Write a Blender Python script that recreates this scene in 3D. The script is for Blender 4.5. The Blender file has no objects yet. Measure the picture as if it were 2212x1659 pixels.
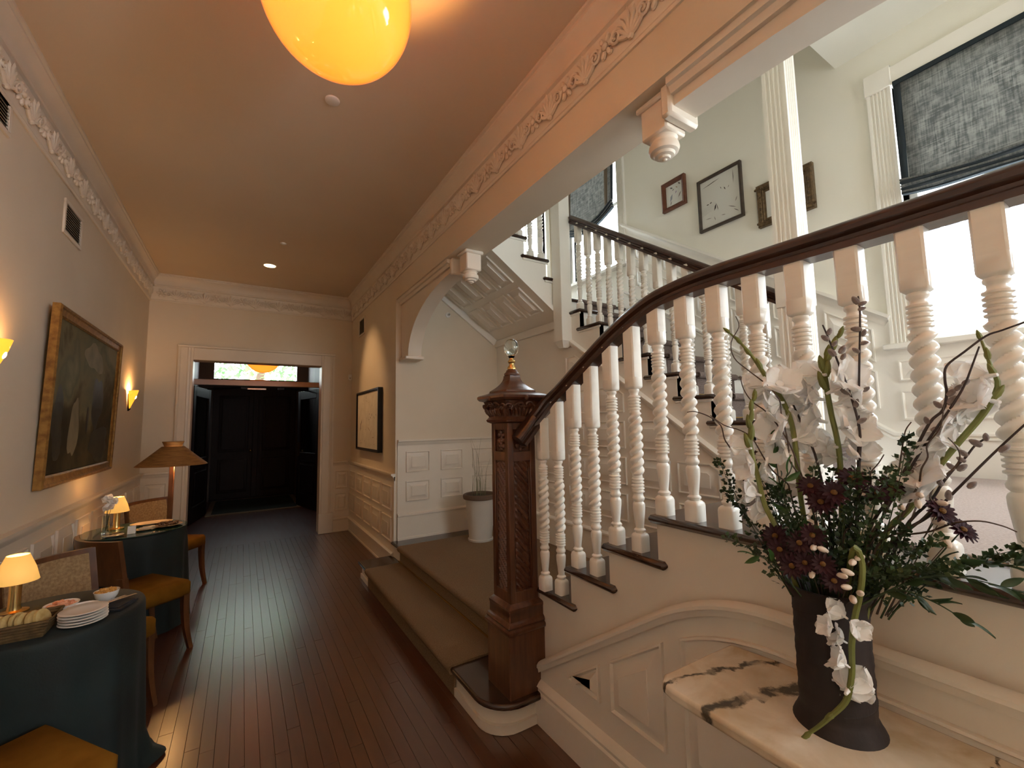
import bpy, bmesh, math, random
from mathutils import Matrix, Vector
from math import sin, cos, pi, sqrt, atan2, radians
random.seed(7)
scene = bpy.context.scene
COL = scene.collection

# ------------------------------------------------------------------ camera
cam_data = bpy.data.cameras.new("camera")
cam_data.sensor_width = 36.0
cam_data.lens = 930.0 / 2212.0 * 36.0
cam_data.clip_start = 0.02
cam = bpy.data.objects.new("camera", cam_data)
COL.objects.link(cam)
RIGHT = (0.848729, -0.528492, -0.018859)
DOWN = (0.031874, 0.086720, -0.995723)
FWD = (0.527867, 0.844497, 0.090447)
cam.matrix_world = Matrix(((RIGHT[0], -DOWN[0], -FWD[0], 0.0),
                           (RIGHT[1], -DOWN[1], -FWD[1], 0.0),
                           (RIGHT[2], -DOWN[2], -FWD[2], 1.5),
                           (0, 0, 0, 1)))
scene.camera = cam

# ------------------------------------------------------------------ world, exposure
SKY = 8.6
world = bpy.data.worlds.new("overcast_sky")
scene.world = world
world.use_nodes = True
wn = world.node_tree.nodes
wn["Background"].inputs[0].default_value = (0.86, 0.94, 1.0, 1.0)
wn["Background"].inputs[1].default_value = SKY
scene.view_settings.view_transform = 'Standard'
scene.view_settings.look = 'None'
scene.view_settings.gamma = 1.0
scene.view_settings.use_curve_mapping = False
scene.view_settings.exposure = 1.05
scene.cycles.use_denoising = True
scene.cycles.max_bounces = 10
scene.cycles.diffuse_bounces = 6
scene.cycles.glossy_bounces = 4
scene.cycles.transmission_bounces = 8
scene.cycles.transparent_max_bounces = 12
scene.cycles.sample_clamp_indirect = 6.0
scene.cycles.caustics_reflective = False
scene.cycles.caustics_refractive = False

HALL_W = 125.0       # bulb inside the hall globe (watts)
GLOBE_E = 1.12      # glow of the amber glass


def window_portal(name, loc, rot, sx, sy):
    d = bpy.data.lights.new(name, 'AREA')
    d.shape = 'RECTANGLE'; d.size = sx; d.size_y = sy
    d.cycles.is_portal = True
    o = bpy.data.objects.new(name, d)
    COL.objects.link(o)
    o.location = loc; o.rotation_euler = rot
    return o


window_portal("window_daylight", (3.62, 0.31, 2.78), (0, radians(90), 0), 1.7, 1.2)
window_portal("window_daylight", (2.5, -1.42, 2.3), (radians(90), 0, 0), 1.4, 1.05)
window_portal("window_daylight", (3.17, 4.66, 3.75), (radians(-90), 0, 0), .45, 1.5)
window_portal("window_daylight", (3.62, 3.74, 4.0), (0, radians(90), 0), 1.7, 0.95)

# ------------------------------------------------------------------ helpers
def add_props(o, label=None, cat=None, group=None, kind=None):
    if label: o["label"] = label
    if cat: o["category"] = cat
    if group: o["group"] = group
    if kind: o["kind"] = kind
    return o


def thing(name, label, cat, loc=(0, 0, 0), rz=0.0, group=None, kind=None):
    o = bpy.data.objects.new(name, None)
    o.empty_display_size = 0.1
    COL.objects.link(o)
    o.location = loc
    o.rotation_euler = (0, 0, rz)
    add_props(o, label, cat, group, kind)
    return o


def world_of(o):
    m = Matrix.Translation(o.location) @ o.rotation_euler.to_matrix().to_4x4()
    if o.parent:
        return world_of(o.parent) @ o.matrix_parent_inverse @ m
    return m


class MB:
    """collects geometry for ONE mesh object"""
    def __init__(s):
        s.v = []; s.f = []

    def add(s, vs, fs):
        b = len(s.v)
        s.v += [tuple(p) for p in vs]
        s.f += [tuple(i + b for i in f) for f in fs]
        return s

    def box(s, x0, x1, y0, y1, z0, z1, c=0.0):
        if c <= 0:
            vs = [(x, y, z) for x in (x0, x1) for y in (y0, y1) for z in (z0, z1)]
            return s.add(vs, [(0, 1, 3, 2), (4, 6, 7, 5), (0, 4, 5, 1), (2, 3, 7, 6), (0, 2, 6, 4), (1, 5, 7, 3)])
        vs = []; idx = {}
        for i, x in enumerate((x0, x1)):
            for j, y in enumerate((y0, y1)):
                for k, z in enumerate((z0, z1)):
                    sx, sy, sz = (c if i == 0 else -c), (c if j == 0 else -c), (c if k == 0 else -c)
                    idx[i, j, k] = len(vs)
                    vs += [(x, y + sy, z + sz), (x + sx, y, z + sz), (x + sx, y + sy, z)]
        fs = []
        for i in (0, 1):
            fs.append([idx[i, 0, 0], idx[i, 1, 0], idx[i, 1, 1], idx[i, 0, 1]])
            fs.append([idx[0, i, 0] + 1, idx[1, i, 0] + 1, idx[1, i, 1] + 1, idx[0, i, 1] + 1])
            fs.append([idx[0, 0, i] + 2, idx[1, 0, i] + 2, idx[1, 1, i] + 2, idx[0, 1, i] + 2])
        for a in (0, 1):
            for b in (0, 1):
                fs.append([idx[0, a, b] + 1, idx[1, a, b] + 1, idx[1, a, b] + 2, idx[0, a, b] + 2])
                fs.append([idx[a, 0, b], idx[a, 1, b], idx[a, 1, b] + 2, idx[a, 0, b] + 2])
                fs.append([idx[a, b, 0], idx[a, b, 1], idx[a, b, 1] + 1, idx[a, b, 0] + 1])
        for q in idx.values():
            fs.append([q, q + 1, q + 2])
        return s.add(vs, fs)

    def prism(s, poly, axis, a0, a1):
        def P(p, a):
            return (a, p[0], p[1]) if axis == 'x' else (p[0], a, p[1]) if axis == 'y' else (p[0], p[1], a)
        n = len(poly)
        vs = [P(p, a0) for p in poly] + [P(p, a1) for p in poly]
        fs = [tuple(range(n)), tuple(range(2 * n - 1, n - 1, -1))]
        fs += [(i, (i + 1) % n, (i + 1) % n + n, i + n) for i in range(n)]
        return s.add(vs, fs)

    def lathe(s, prof, n=20, c=(0, 0), z0=0.0):
        vs = []; fs = []
        m = len(prof)
        for r, z in prof:
            for k in range(n):
                a = 2 * pi * k / n
                vs.append((c[0] + r * cos(a), c[1] + r * sin(a), z0 + z))
        for i in range(m - 1):
            for k in range(n):
                fs.append((i * n + k, i * n + (k + 1) % n, (i + 1) * n + (k + 1) % n, (i + 1) * n + k))
        if prof[0][0] > 1e-5: fs.append(tuple(range(n)))
        if prof[-1][0] > 1e-5: fs.append(tuple(range((m - 1) * n, m * n)))
        return s.add(vs, fs)

    def tube(s, pts, rad, n=7):
        pts = [Vector(p) for p in pts]
        if not hasattr(rad, '__len__'): rad = [rad] * len(pts)
        vs = []; fs = []
        t0 = (pts[1] - pts[0]).normalized()
        ref = Vector((0, 0, 1)) if abs(t0.z) < 0.9 else Vector((1, 0, 0))
        nrm = t0.cross(ref).normalized()
        for i, p in enumerate(pts):
            t = (pts[min(i + 1, len(pts) - 1)] - pts[max(i - 1, 0)]).normalized()
            nrm = (nrm - t * nrm.dot(t)).normalized()
            bn = t.cross(nrm)
            for k in range(n):
                a = 2 * pi * k / n
                vs.append(p + (nrm * cos(a) + bn * sin(a)) * rad[i])
        m = len(pts)
        for i in range(m - 1):
            for k in range(n):
                fs.append((i * n + k, i * n + (k + 1) % n, (i + 1) * n + (k + 1) % n, (i + 1) * n + k))
        fs.append(tuple(range(n))); fs.append(tuple(range((m - 1) * n, m * n)))
        return s.add(vs, fs)

    def sweep(s, prof, path, up=(0, 0, 1)):
        """prof (side, up) swept along a 3-D path; side = tangent x up"""
        pts = [Vector(p) for p in path]; up = Vector(up)
        n = len(prof); vs = []; fs = []
        for i, p in enumerate(pts):
            t = (pts[min(i + 1, len(pts) - 1)] - pts[max(i - 1, 0)]).normalized()
            sd = t.cross(up).normalized(); u2 = sd.cross(t)
            for a, b in prof:
                vs.append(p + sd * a + u2 * b)
        for i in range(len(pts) - 1):
            for k in range(n):
                fs.append((i * n + k, i * n + (k + 1) % n, (i + 1) * n + (k + 1) % n, (i + 1) * n + k))
        fs.append(tuple(range(n))); fs.append(tuple(range((len(pts) - 1) * n, len(pts) * n)))
        return s.add(vs, fs)

    def ellipsoid(s, c, r, n=10, m=7, M=None):
        vs = []; fs = []
        for i in range(m + 1):
            ph = pi * i / m
            for k in range(n):
                a = 2 * pi * k / n
                q = Vector((r[0] * sin(ph) * cos(a), r[1] * sin(ph) * sin(a), r[2] * cos(ph)))
                if M is not None: q = M @ q
                vs.append(Vector(c) + q)
        for i in range(m):
            for k in range(n):
                fs.append((i * n + k, i * n + (k + 1) % n, (i + 1) * n + (k + 1) % n, (i + 1) * n + k))
        return s.add(vs, fs)

    def mesh(s, name, sharp=38, weld=False):
        me = bpy.data.meshes.new(name)
        me.from_pydata([tuple(p) for p in s.v], [], s.f)
        bm = bmesh.new(); bm.from_mesh(me)
        if weld: bmesh.ops.remove_doubles(bm, verts=bm.verts, dist=1e-5)
        bmesh.ops.recalc_face_normals(bm, faces=bm.faces)
        bm.to_mesh(me); bm.free()
        me.polygons.foreach_set('use_smooth', [True] * len(me.polygons))
        me.set_sharp_from_angle(angle=radians(sharp))
        return me

    def build(s, name, m, parent=None, sharp=38, local=False, weld=False):
        me = s.mesh(name, sharp, weld)
        if m is not None: me.materials.append(m)
        return link(name, me, parent, local)


def link(name, me, parent=None, local=False, M=None):
    o = bpy.data.objects.new(name, me)
    COL.objects.link(o)
    if parent is not None:
        o.parent = parent
        if not local:
            o.matrix_parent_inverse = world_of(parent).inverted()
    if M is not None:
        o.matrix_basis = M
    return o


def struct(o, label=None):
    o["kind"] = "structure"
    if label: o["label"] = label
    return o


def copy_tree(o, parent=None):
    c = o.copy(); COL.objects.link(c); c.parent = parent
    for ch in list(o.children):
        copy_tree(ch, c)
    return c


def clip_poly(poly, a, b, c):
    """keep a*u+b*v <= c"""
    out = []
    for i in range(len(poly)):
        p, q = poly[i], poly[(i + 1) % len(poly)]
        dp, dq = a * p[0] + b * p[1] - c, a * q[0] + b * q[1] - c
        if dp <= 0: out.append(p)
        if dp * dq < 0:
            t = dp / (dp - dq)
            out.append((p[0] + (q[0] - p[0]) * t, p[1] + (q[1] - p[1]) * t))
    return out


def poly_area(p):
    return 0.5 * sum(p[i][0] * p[(i + 1) % len(p)][1] - p[(i + 1) % len(p)][0] * p[i][1] for i in range(len(p)))


def inset(poly, d):
    if poly_area(poly) < 0: poly = poly[::-1]
    n = len(poly); res = []
    for i in range(n):
        p0, p1, p2 = poly[i - 1], poly[i], poly[(i + 1) % n]
        e1 = Vector((p1[0] - p0[0], p1[1] - p0[1])).normalized()
        e2 = Vector((p2[0] - p1[0], p2[1] - p1[1])).normalized()
        n1 = Vector((-e1.y, e1.x)); n2 = Vector((-e2.y, e2.x))
        k = 1 + n1.dot(n2)
        off = (n1 + n2) * (d / max(k, 0.06))
        res.append((p1[0] + off.x, p1[1] + off.y))
    return res


def raised_panel(poly, uv2xyz, depth=1.9):
    """a fielded panel: sunk moulding and sloping raised field; uv2xyz(u,v,n) gives a point n off the wall"""
    if poly_area(poly) < 0: poly = poly[::-1]
    w = sqrt(abs(poly_area(poly)))
    e = min(0.045, w * 0.16)
    rings = [(0.0, -0.004), (0.001, 0.007), (0.008, 0.008), (0.015, 0.0015), (0.018, 0.0015),
             (0.018 + e, 0.012), (0.019 + e, 0.0135)]
    per = sum(sqrt((poly[i][0] - poly[i - 1][0]) ** 2 + (poly[i][1] - poly[i - 1][1]) ** 2) for i in range(len(poly)))
    lim = min(1.0, 0.72 * 2 * abs(poly_area(poly)) / per / (0.019 + e))
    rings = [(d * lim, hh) for d, hh in rings]
    mb = MB(); n = len(poly); allv = []
    for d, hgt in rings:
        q = inset(poly, d)
        allv += [uv2xyz(u, v, hgt * depth) for u, v in q]
    fs = []
    for r in range(len(rings) - 1):
        for i in range(n):
            fs.append((r * n + i, r * n + (i + 1) % n, (r + 1) * n + (i + 1) % n, (r + 1) * n + i))
    fs.append(tuple(range((len(rings) - 1) * n, len(rings) * n)))
    fs.append(tuple(range(n - 1, -1, -1)))
    return mb.add(allv, fs)


# ------------------------------------------------------------------ materials
MATS = {}


def mat(name, col, rough=0.5, metal=0.0, col2=None, nscale=8.0, bump=0.0, bscale=60.0, stretch=(1, 1, 1),
        spec=0.5, coat=0.0, emit=None, estr=0.0, trans=0.0, ior=1.45, sheen=0.0, detail=4.0, coat_rough=0.1,
        rough2=None, sss=0.0, coat_ior=1.5):
    if name in MATS: return MATS[name]
    m = bpy.data.materials.new(name); m.use_nodes = True
    nt = m.node_tree; N = nt.nodes; L = nt.links
    b = N["Principled BSDF"]
    b.inputs["Base Color"].default_value = (*col, 1)
    b.inputs["Roughness"].default_value = rough
    b.inputs["Metallic"].default_value = metal
    b.inputs["Specular IOR Level"].default_value = spec
    b.inputs["Coat Weight"].default_value = coat
    b.inputs["Coat Roughness"].default_value = coat_rough
    b.inputs["Coat IOR"].default_value = coat_ior
    b.inputs["Transmission Weight"].default_value = trans
    b.inputs["IOR"].default_value = ior
    b.inputs["Sheen Weight"].default_value = sheen
    if sss: b.inputs["Subsurface Weight"].default_value = sss; b.inputs["Subsurface Radius"].default_value = (.02, .02, .015)
    if emit:
        b.inputs["Emission Color"].default_value = (*emit, 1)
        b.inputs["Emission Strength"].default_value = estr
    if col2 is not None or bump or rough2 is not None:
        tc = N.new("ShaderNodeTexCoord"); mp = N.new("ShaderNodeMapping")
        mp.inputs["Scale"].default_value = stretch
        L.new(tc.outputs["Object"], mp.inputs["Vector"])
        if col2 is not None or rough2 is not None:
            nz = N.new("ShaderNodeTexNoise")
            nz.inputs["Scale"].default_value = nscale; nz.inputs["Detail"].default_value = detail
            L.new(mp.outputs["Vector"], nz.inputs["Vector"])
            if col2 is not None:
                rp = N.new("ShaderNodeValToRGB")
                rp.color_ramp.elements[0].color = (*col, 1); rp.color_ramp.elements[0].position = 0.35
                rp.color_ramp.elements[1].color = (*col2, 1); rp.color_ramp.elements[1].position = 0.68
                L.new(nz.outputs["Fac"], rp.inputs["Fac"]); L.new(rp.outputs["Color"], b.inputs["Base Color"])
            if rough2 is not None:
                mr = N.new("ShaderNodeMapRange")
                mr.inputs["To Min"].default_value = rough; mr.inputs["To Max"].default_value = rough2
                L.new(nz.outputs["Fac"], mr.inputs["Value"]); L.new(mr.outputs["Result"], b.inputs["Roughness"])
        if bump:
            bn = N.new("ShaderNodeTexNoise"); bn.inputs["Scale"].default_value = bscale
            bn.inputs["Detail"].default_value = 3.0
            L.new(mp.outputs["Vector"], bn.inputs["Vector"])
            bp = N.new("ShaderNodeBump"); bp.inputs["Strength"].default_value = bump
            bp.inputs["Distance"].default_value = 0.004
            L.new(bn.outputs["Fac"], bp.inputs["Height"]); L.new(bp.outputs["Normal"], b.inputs["Normal"])
    MATS[name] = m
    return m


def pane_mat(name, tint=(1, 1, 1), gloss=0.06):
    m = bpy.data.materials.new(name); m.use_nodes = True
    nt = m.node_tree; N = nt.nodes; L = nt.links
    N.remove(N["Principled BSDF"])
    t = N.new("ShaderNodeBsdfTransparent"); t.inputs[0].default_value = (*tint, 1)
    g = N.new("ShaderNodeBsdfGlossy"); g.inputs["Roughness"].default_value = 0.02
    mx = N.new("ShaderNodeMixShader"); mx.inputs[0].default_value = gloss
    L.new(t.outputs[0], mx.inputs[1]); L.new(g.outputs[0], mx.inputs[2])
    L.new(mx.outputs[0], N["Material Output"].inputs["Surface"])
    MATS[name] = m
    return m


WALL_DAYLIT = mat("plaster_stair_daylit", (0.83, 0.81, 0.72), 0.7, col2=(0.86, 0.84, 0.75), nscale=1.5, bump=0.12, bscale=90)  # whiter than the hall plaster: daylight brightness put into the colour
TRIM_DAYLIT = mat("trim_stair_daylit", (0.83, 0.80, 0.73), 0.36, col2=(0.86, 0.83, 0.76), nscale=3.0, bump=0.08, bscale=60)  # lighter copy of TRIM, stairwell daylight put into its colour
WALL = mat("plaster_hall_lamplit", (0.65, 0.56, 0.435), 0.7, col2=(0.69, 0.60, 0.475), nscale=1.5, bump=0.12, bscale=90)  # same plaster darkened and warmed, lamplit dimness put into the colour
CEILM = mat("plaster_ceiling_lamplit", (0.66, 0.54, 0.41), 0.75, col2=(0.69, 0.57, 0.44), nscale=1.2, bump=0.1, bscale=70)  # ceiling tone lowered and warmed likewise, lamplight put into it
TRIM = mat("trim_hall_dimmed", (0.68, 0.61, 0.51), 0.38, col2=(0.72, 0.65, 0.55), nscale=3.0, bump=0.08, bscale=60)  # hall copy of the trim paint, weaker light put into its colour
BALW = mat("baluster_paint", (0.80, 0.77, 0.70), 0.28, col2=(0.84, 0.81, 0.74), nscale=5.0, coat=0.2)
FLOORW = mat("floor_oak_stained", (0.075, 0.022, 0.009), 0.30, col2=(0.105, 0.034, 0.014), nscale=3.0,
             stretch=(5, 0.5, 1), bump=0.03, bscale=10, coat=1.0, coat_rough=0.25, rough2=0.5, coat_ior=1.75, spec=0.25)
TREADW = mat("tread_dark_wood", (0.030, 0.016, 0.011), 0.25, col2=(0.055, 0.027, 0.017), nscale=6, stretch=(3, 3, 20), coat=0.4)
NEWELW = mat("newel_walnut", (0.070, 0.026, 0.015), 0.30, col2=(0.125, 0.050, 0.026), nscale=7, stretch=(6, 6, 0.8), bump=0.06,
             bscale=30, coat=0.35, coat_rough=0.2)
RAILW = mat("handrail_wood", (0.032, 0.013, 0.009), 0.30, col2=(0.062, 0.025, 0.016), nscale=9, stretch=(5, 0.8, 5), coat=0.5)
DOORW = mat("door_dark_wood", (0.010, 0.0045, 0.003), 0.5, col2=(0.016, 0.007, 0.0045), nscale=6, stretch=(6, 6, 0.6), spec=0.25)
CARPET = mat("carpet_brown", (0.17, 0.112, 0.060), 0.95, col2=(0.25, 0.172, 0.100), nscale=160, bump=0.9, bscale=260)
CARPETL = mat("carpet_beige", (0.30, 0.22, 0.18), 0.95, col2=(0.40, 0.31, 0.26), nscale=140, bump=0.9, bscale=220, sheen=0.3)
CARPETR = mat("carpet_runner", (0.12, 0.085, 0.07), 0.95, col2=(0.21, 0.155, 0.13), nscale=120, bump=0.9, bscale=200, stretch=(0.4, 1, 3))
BRASS = mat("brass", (0.75, 0.52, 0.20), 0.25, 1.0)
BLACKM = mat("black_metal", (0.012, 0.011, 0.010), 0.4, 0.6)
STEEL = mat("steel", (0.6, 0.6, 0.6), 0.25, 1.0)
GLASSP = pane_mat("window_pane")
GLASSD = pane_mat("door_glass", (0.55, 0.55, 0.55), 0.12)
CLEAR = mat("clear_glass", (0.82, 0.92, 0.90), 0.02, trans=1.0, ior=1.5)
GREENGL = mat("green_edge_glass", (0.012, 0.045, 0.036), 0.06, ior=1.5)
CHAIRW = mat("chair_wood", (0.085, 0.033, 0.013), 0.3, col2=(0.15, 0.060, 0.022), nscale=8, stretch=(3, 3, 1), coat=0.3)
SEATF = mat("mustard_suede", (0.15, 0.062, 0.006), 0.95, col2=(0.20, 0.088, 0.010), nscale=10, bump=0.2, bscale=200, spec=0.1)
BACKF = mat("woven_back_fabric", (0.26, 0.17, 0.085), 0.9, col2=(0.40, 0.28, 0.15), nscale=70, bump=0.6, bscale=150)
CLOTH = mat("dark_green_velvet", (0.003, 0.008, 0.008), 0.7, col2=(0.006, 0.017, 0.017), nscale=5, sheen=0.03, bump=0.2, bscale=150)
CHINA = mat("white_china", (0.78, 0.76, 0.72), 0.12, coat=0.5)
GOLDF = mat("gilt_frame", (0.36, 0.20, 0.055), 0.38, 0.55, col2=(0.20, 0.10, 0.03), nscale=30, bump=0.5, bscale=60)
PLASTIC = mat("white_plastic", (0.78, 0.75, 0.70), 0.4)
AMBER = mat("amber_glass_glow", (0.85, 0.38, 0.05), 0.08, emit=(1.0, 0.205, 0.018), estr=GLOBE_E, coat=1.0, coat_rough=0.03)
SCONCE = mat("sconce_glass_glow", (0.9, 0.4, 0.05), 0.2, emit=(1.0, 0.30, 0.02), estr=1.0)
BULB = mat("bulb_glow", (1, 0.9, 0.6), 0.3, emit=(1.0, 0.72, 0.34), estr=14.0)
SHADE = mat("lampshade_glow", (0.85, 0.50, 0.16), 0.8, emit=(1.0, 0.50, 0.10), estr=0.32, col2=(0.9, 0.58, 0.22), nscale=4)
WICKER = mat("woven_wicker", (0.22, 0.10, 0.028), 0.6, col2=(0.36, 0.18, 0.05), nscale=12, stretch=(1, 1, 8), bump=0.7, bscale=120)

# ================================================================== STRUCTURE
XL, XR, YF, CEIL = -1.02, 1.37, 6.73, 3.42
Z1, ZP = 0.157, 0.314                      # first step, lower platform
ZL = 1.139                                 # landing
YA = 4.53                                  # alcove back wall
XS, XS2, XW = 1.355, 2.62, 3.50            # stair side wall, second stringer wall, window wall

# ---- floor
fl = MB()
fl.box(XL - .18, 1.4, -2.6, 1.1, -0.12, 0.0)
fl.box(XL - .18, 2.7, 1.1, YF, -0.12, -0.022)
fl.box(-1.3, 1.8, YF, 11.3, -0.12, 0.0)
floor = struct(fl.build("floor", FLOORW), "dark red-brown polished wooden hall floor")
PLW = (XR - XL) / 40
plank_meshes = {}


def plank(x, y0, y1):
    ln = round((y1 - y0) / 0.05) * 0.05
    key = round(ln, 2)
    if key not in plank_meshes:
        me = MB().box(0.0004, PLW - 0.0004, 0.0005, ln - 0.0005, -0.022, 0.0, 0.0007).mesh("plank")
        me.materials.append(FLOORW); plank_meshes[key] = me
    o = link("plank", plank_meshes[key], floor)
    o.location = (x, y0, random.uniform(-0.0006, 0.0))
    return y0 + ln


for c in range(40):
    x = XL + c * PLW
    runs = [(1.1, YF)] if x < 1.05 else [(1.1, 1.95), (4.55, YF)]
    for a, b in runs:
        y = a
        first = True
        while y < b - 0.02:
            ln = random.uniform(0.3, 1.5) if first else random.uniform(1.1, 2.0)
            first = False
            if b - (y + ln) < 0.4: ln = b - y
            y = plank(x, y, y + ln)

# ---- walls
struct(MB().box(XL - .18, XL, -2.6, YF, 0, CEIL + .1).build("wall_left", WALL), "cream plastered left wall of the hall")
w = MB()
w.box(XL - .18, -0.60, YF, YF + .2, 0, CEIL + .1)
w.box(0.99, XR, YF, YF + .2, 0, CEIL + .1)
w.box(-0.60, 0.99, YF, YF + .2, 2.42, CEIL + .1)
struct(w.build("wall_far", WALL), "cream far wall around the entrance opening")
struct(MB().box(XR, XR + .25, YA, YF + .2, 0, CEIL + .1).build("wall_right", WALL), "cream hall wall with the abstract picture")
struct(MB().box(XR + .25, 3.68, YA, YA + .2, 0, 2.95).box(XR + .25, 2.95, YA, YA + .2, 2.95, 4.5)
       .box(3.40, 3.68, YA, YA + .2, 2.95, 4.5).box(XR, 3.68, YA, YA + .2, 4.5, 6.3)
       .build("wall_alcove", WALL), "plain wall behind the potted grass")
w = MB()
w.box(XW, XW + .18, -1.5, -0.27, ZL - .2, 6.3)
w.box(XW, XW + .18, -0.27, 0.89, ZL - .2, 1.93)
w.box(XW, XW + .18, -0.27, 0.89, 3.62, 6.3)
w.box(XW, XW + .18, 0.89, 3.27, ZL - .2, 6.3)
w.box(XW, XW + .18, 3.27, 4.21, ZL - .2, 3.19)
w.box(XW, XW + .18, 3.27, 4.21, 4.83, 6.3)
w.box(XW, XW + .18, 4.21, YA, ZL - .2, 6.3)
struct(w.build("wall_stair", WALL_DAYLIT), "pale wall of the stairwell with windows and pictures")
struct(MB().box(1.62, 1.8, -1.5, -1.32, ZL, 3.97).box(3.2, XW, -1.5, -1.32, ZL, 3.97).box(1.8, 3.2, -1.5, -1.32, ZL, 1.75).box(1.8, 3.2, -1.5, -1.32, 2.82, 3.97)
       .build("wall_landing", WALL_DAYLIT), "end wall of the landing behind the viewer")
struct(MB().box(XL - .18, 1.62, -2.8, -2.6, 0, 6.3).build("wall_back", WALL), "wall behind the viewer")
# beam between hall and stairwell, with the wall above it
struct(MB().box(XR, 1.62, -2.6, YA, 2.86, CEIL + .1).box(XR, 1.62, -2.6, YA, CEIL + .1, 6.3)
       .build("trim_1", WALL), "broad plastered beam between hall and staircase")
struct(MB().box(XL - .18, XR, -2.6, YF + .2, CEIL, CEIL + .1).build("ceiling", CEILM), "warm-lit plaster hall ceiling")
struct(MB().box(1.62, XW, -1.5, 1.18, 3.97, 4.1).build("ceiling_landing", WALL_DAYLIT), "low ceiling over the stair landing")
struct(MB().box(1.62, XW + .18, 1.0, 1.18, 4.1, 6.3).build("wall_upper", WALL_DAYLIT), "wall above the landing ceiling")
struct(MB().box(XR, XW + .18, -2.8, YA + .2, 6.3, 6.4).build("ceiling_stair", WALL_DAYLIT), "high ceiling of the stairwell")

# ---- cornice with plaster ornament
def cornice(name, label, path_fn, length, mat_=TRIM):
    """path_fn(s, out, z) -> xyz, s along the wall, out from the wall"""
    prof = [(0, 3.085), (.010, 3.085), (.016, 3.097), (.010, 3.110), (.014, 3.118), (.018, 3.19), (.030, 3.262), (.046, 3.268),
            (.046, 3.285), (.032, 3.292), (.040, 3.33), (.058, 3.365), (.082, 3.385), (.082, 3.40), (.094, 3.405), (.094, 3.42), (0, 3.42)]
    vs = [path_fn(0, a, z) for a, z in prof] + [path_fn(length, a, z) for a, z in prof]
    n = len(prof)
    fs = [(i, (i + 1) % n, (i + 1) % n + n, i + n) for i in range(n)] + [tuple(range(n)), tuple(range(2 * n - 1, n - 1, -1))]
    return struct(MB().add(vs, fs).build(name, mat_), label)


def orn_rosette():
    mb = MB(); mb.ellipsoid((0, 0, .010), (.014, .014, .012), 8, 5)
    for k in range(6):
        a = k * pi / 3
        mb.ellipsoid((.027 * cos(a), .027 * sin(a), .006), (.017, .011, .009), 7, 4, Matrix.Rotation(a, 3, 'Z'))
    return mb


def orn_leaf():
    mb = MB()
    for k in range(-3, 4):
        a = pi / 2 + k * 0.36
        ln = .052 - abs(k) * .005
        M = Matrix.Rotation(a, 3, 'Z')
        mb.ellipsoid((cos(a) * ln * .9, -.045 + sin(a) * ln * .9, .008 + (3 - abs(k)) * .001), (ln, .009, .009), 7, 4, M)
    mb.ellipsoid((0, -.046, .01), (.013, .012, .010), 7, 4)
    return mb


def orn_scroll():
    mb = MB(); pts = []; rr = []
    for i in range(22):
        t = i / 21; a = t * 3.6 * pi
        r = .034 * (1 - t * .82)
        pts.append((r * cos(a), r * sin(a), .006 + .008 * t)); rr.append(.0075 - .002 * t)
    mb.tube(pts, rr, 5)
    tail = [(.034, 0, .006), (.040, -.022, .006), (.058, -.040, .005), (.075, -.045, .003)]
    mb.tube(tail, [.0075, .007, .006, .003], 5)
    return mb


ORN = []
for nm, fn in (("rosette", orn_rosette), ("acanthus_leaf", orn_leaf), ("scroll", orn_scroll)):
    me = fn().mesh(nm); me.materials.append(TRIM); ORN.append((nm, me))


def ornament_run(parent, base, along, out, s0, s1, period=0.34):
    along = Vector(along); out = Vector(out); up = Vector((0, 0, 1))
    # ornament plane leans out with the frieze
    lean = 0.14
    n = (out * cos(lean) - up * sin(lean)).normalized(); v = n.cross(along) if n.cross(along).z > 0 else along.cross(n)
    s = s0; k = 0
    while s < s1:
        seq = [("rosette", 0, 0, 1.0, 0), ("scroll", .066, -.008, .8, 1), ("acanthus_leaf", .143, -.002, 1.0, 0), ("scroll", .220, -.008, .8, -1)]
        for nm, ds, dv, sc, fl_ in seq:
            p = Vector(base) + along * (s + ds) + out * .021 + up * (3.19 + dv)
            a2 = along * (-1 if fl_ == -1 else 1)
            sc *= 1.3; nz = n * 1.3
            M = Matrix(((a2.x * sc, v.x * sc, nz.x, p.x), (a2.y * sc, v.y * sc, nz.y, p.y), (a2.z * sc, v.z * sc, nz.z, p.z), (0, 0, 0, 1)))
            me = dict(ORN)[nm]
            o = bpy.data.objects.new(nm, me); COL.objects.link(o); o.parent = parent
            o.matrix_local = M
        s += period; k += 1


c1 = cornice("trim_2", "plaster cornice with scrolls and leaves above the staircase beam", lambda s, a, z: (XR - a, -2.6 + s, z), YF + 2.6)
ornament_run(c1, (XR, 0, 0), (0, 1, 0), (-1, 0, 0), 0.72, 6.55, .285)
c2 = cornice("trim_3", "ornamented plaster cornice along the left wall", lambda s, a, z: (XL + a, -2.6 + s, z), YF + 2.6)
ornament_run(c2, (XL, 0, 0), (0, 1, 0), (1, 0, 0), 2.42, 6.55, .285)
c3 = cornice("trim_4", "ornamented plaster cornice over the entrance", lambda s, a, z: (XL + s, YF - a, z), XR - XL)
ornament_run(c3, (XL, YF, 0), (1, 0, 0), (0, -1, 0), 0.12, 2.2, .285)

# ---- wainscots (each: backing + chair rail + base + single panels)
def rail_profile(z, t=.045):
    return [(0, z - .075), (.010, z - .075), (.014, z - .05), (.026, z - .034), (.026, z - .026), (t, z - .018), (t, z), (0, z)]


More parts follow.
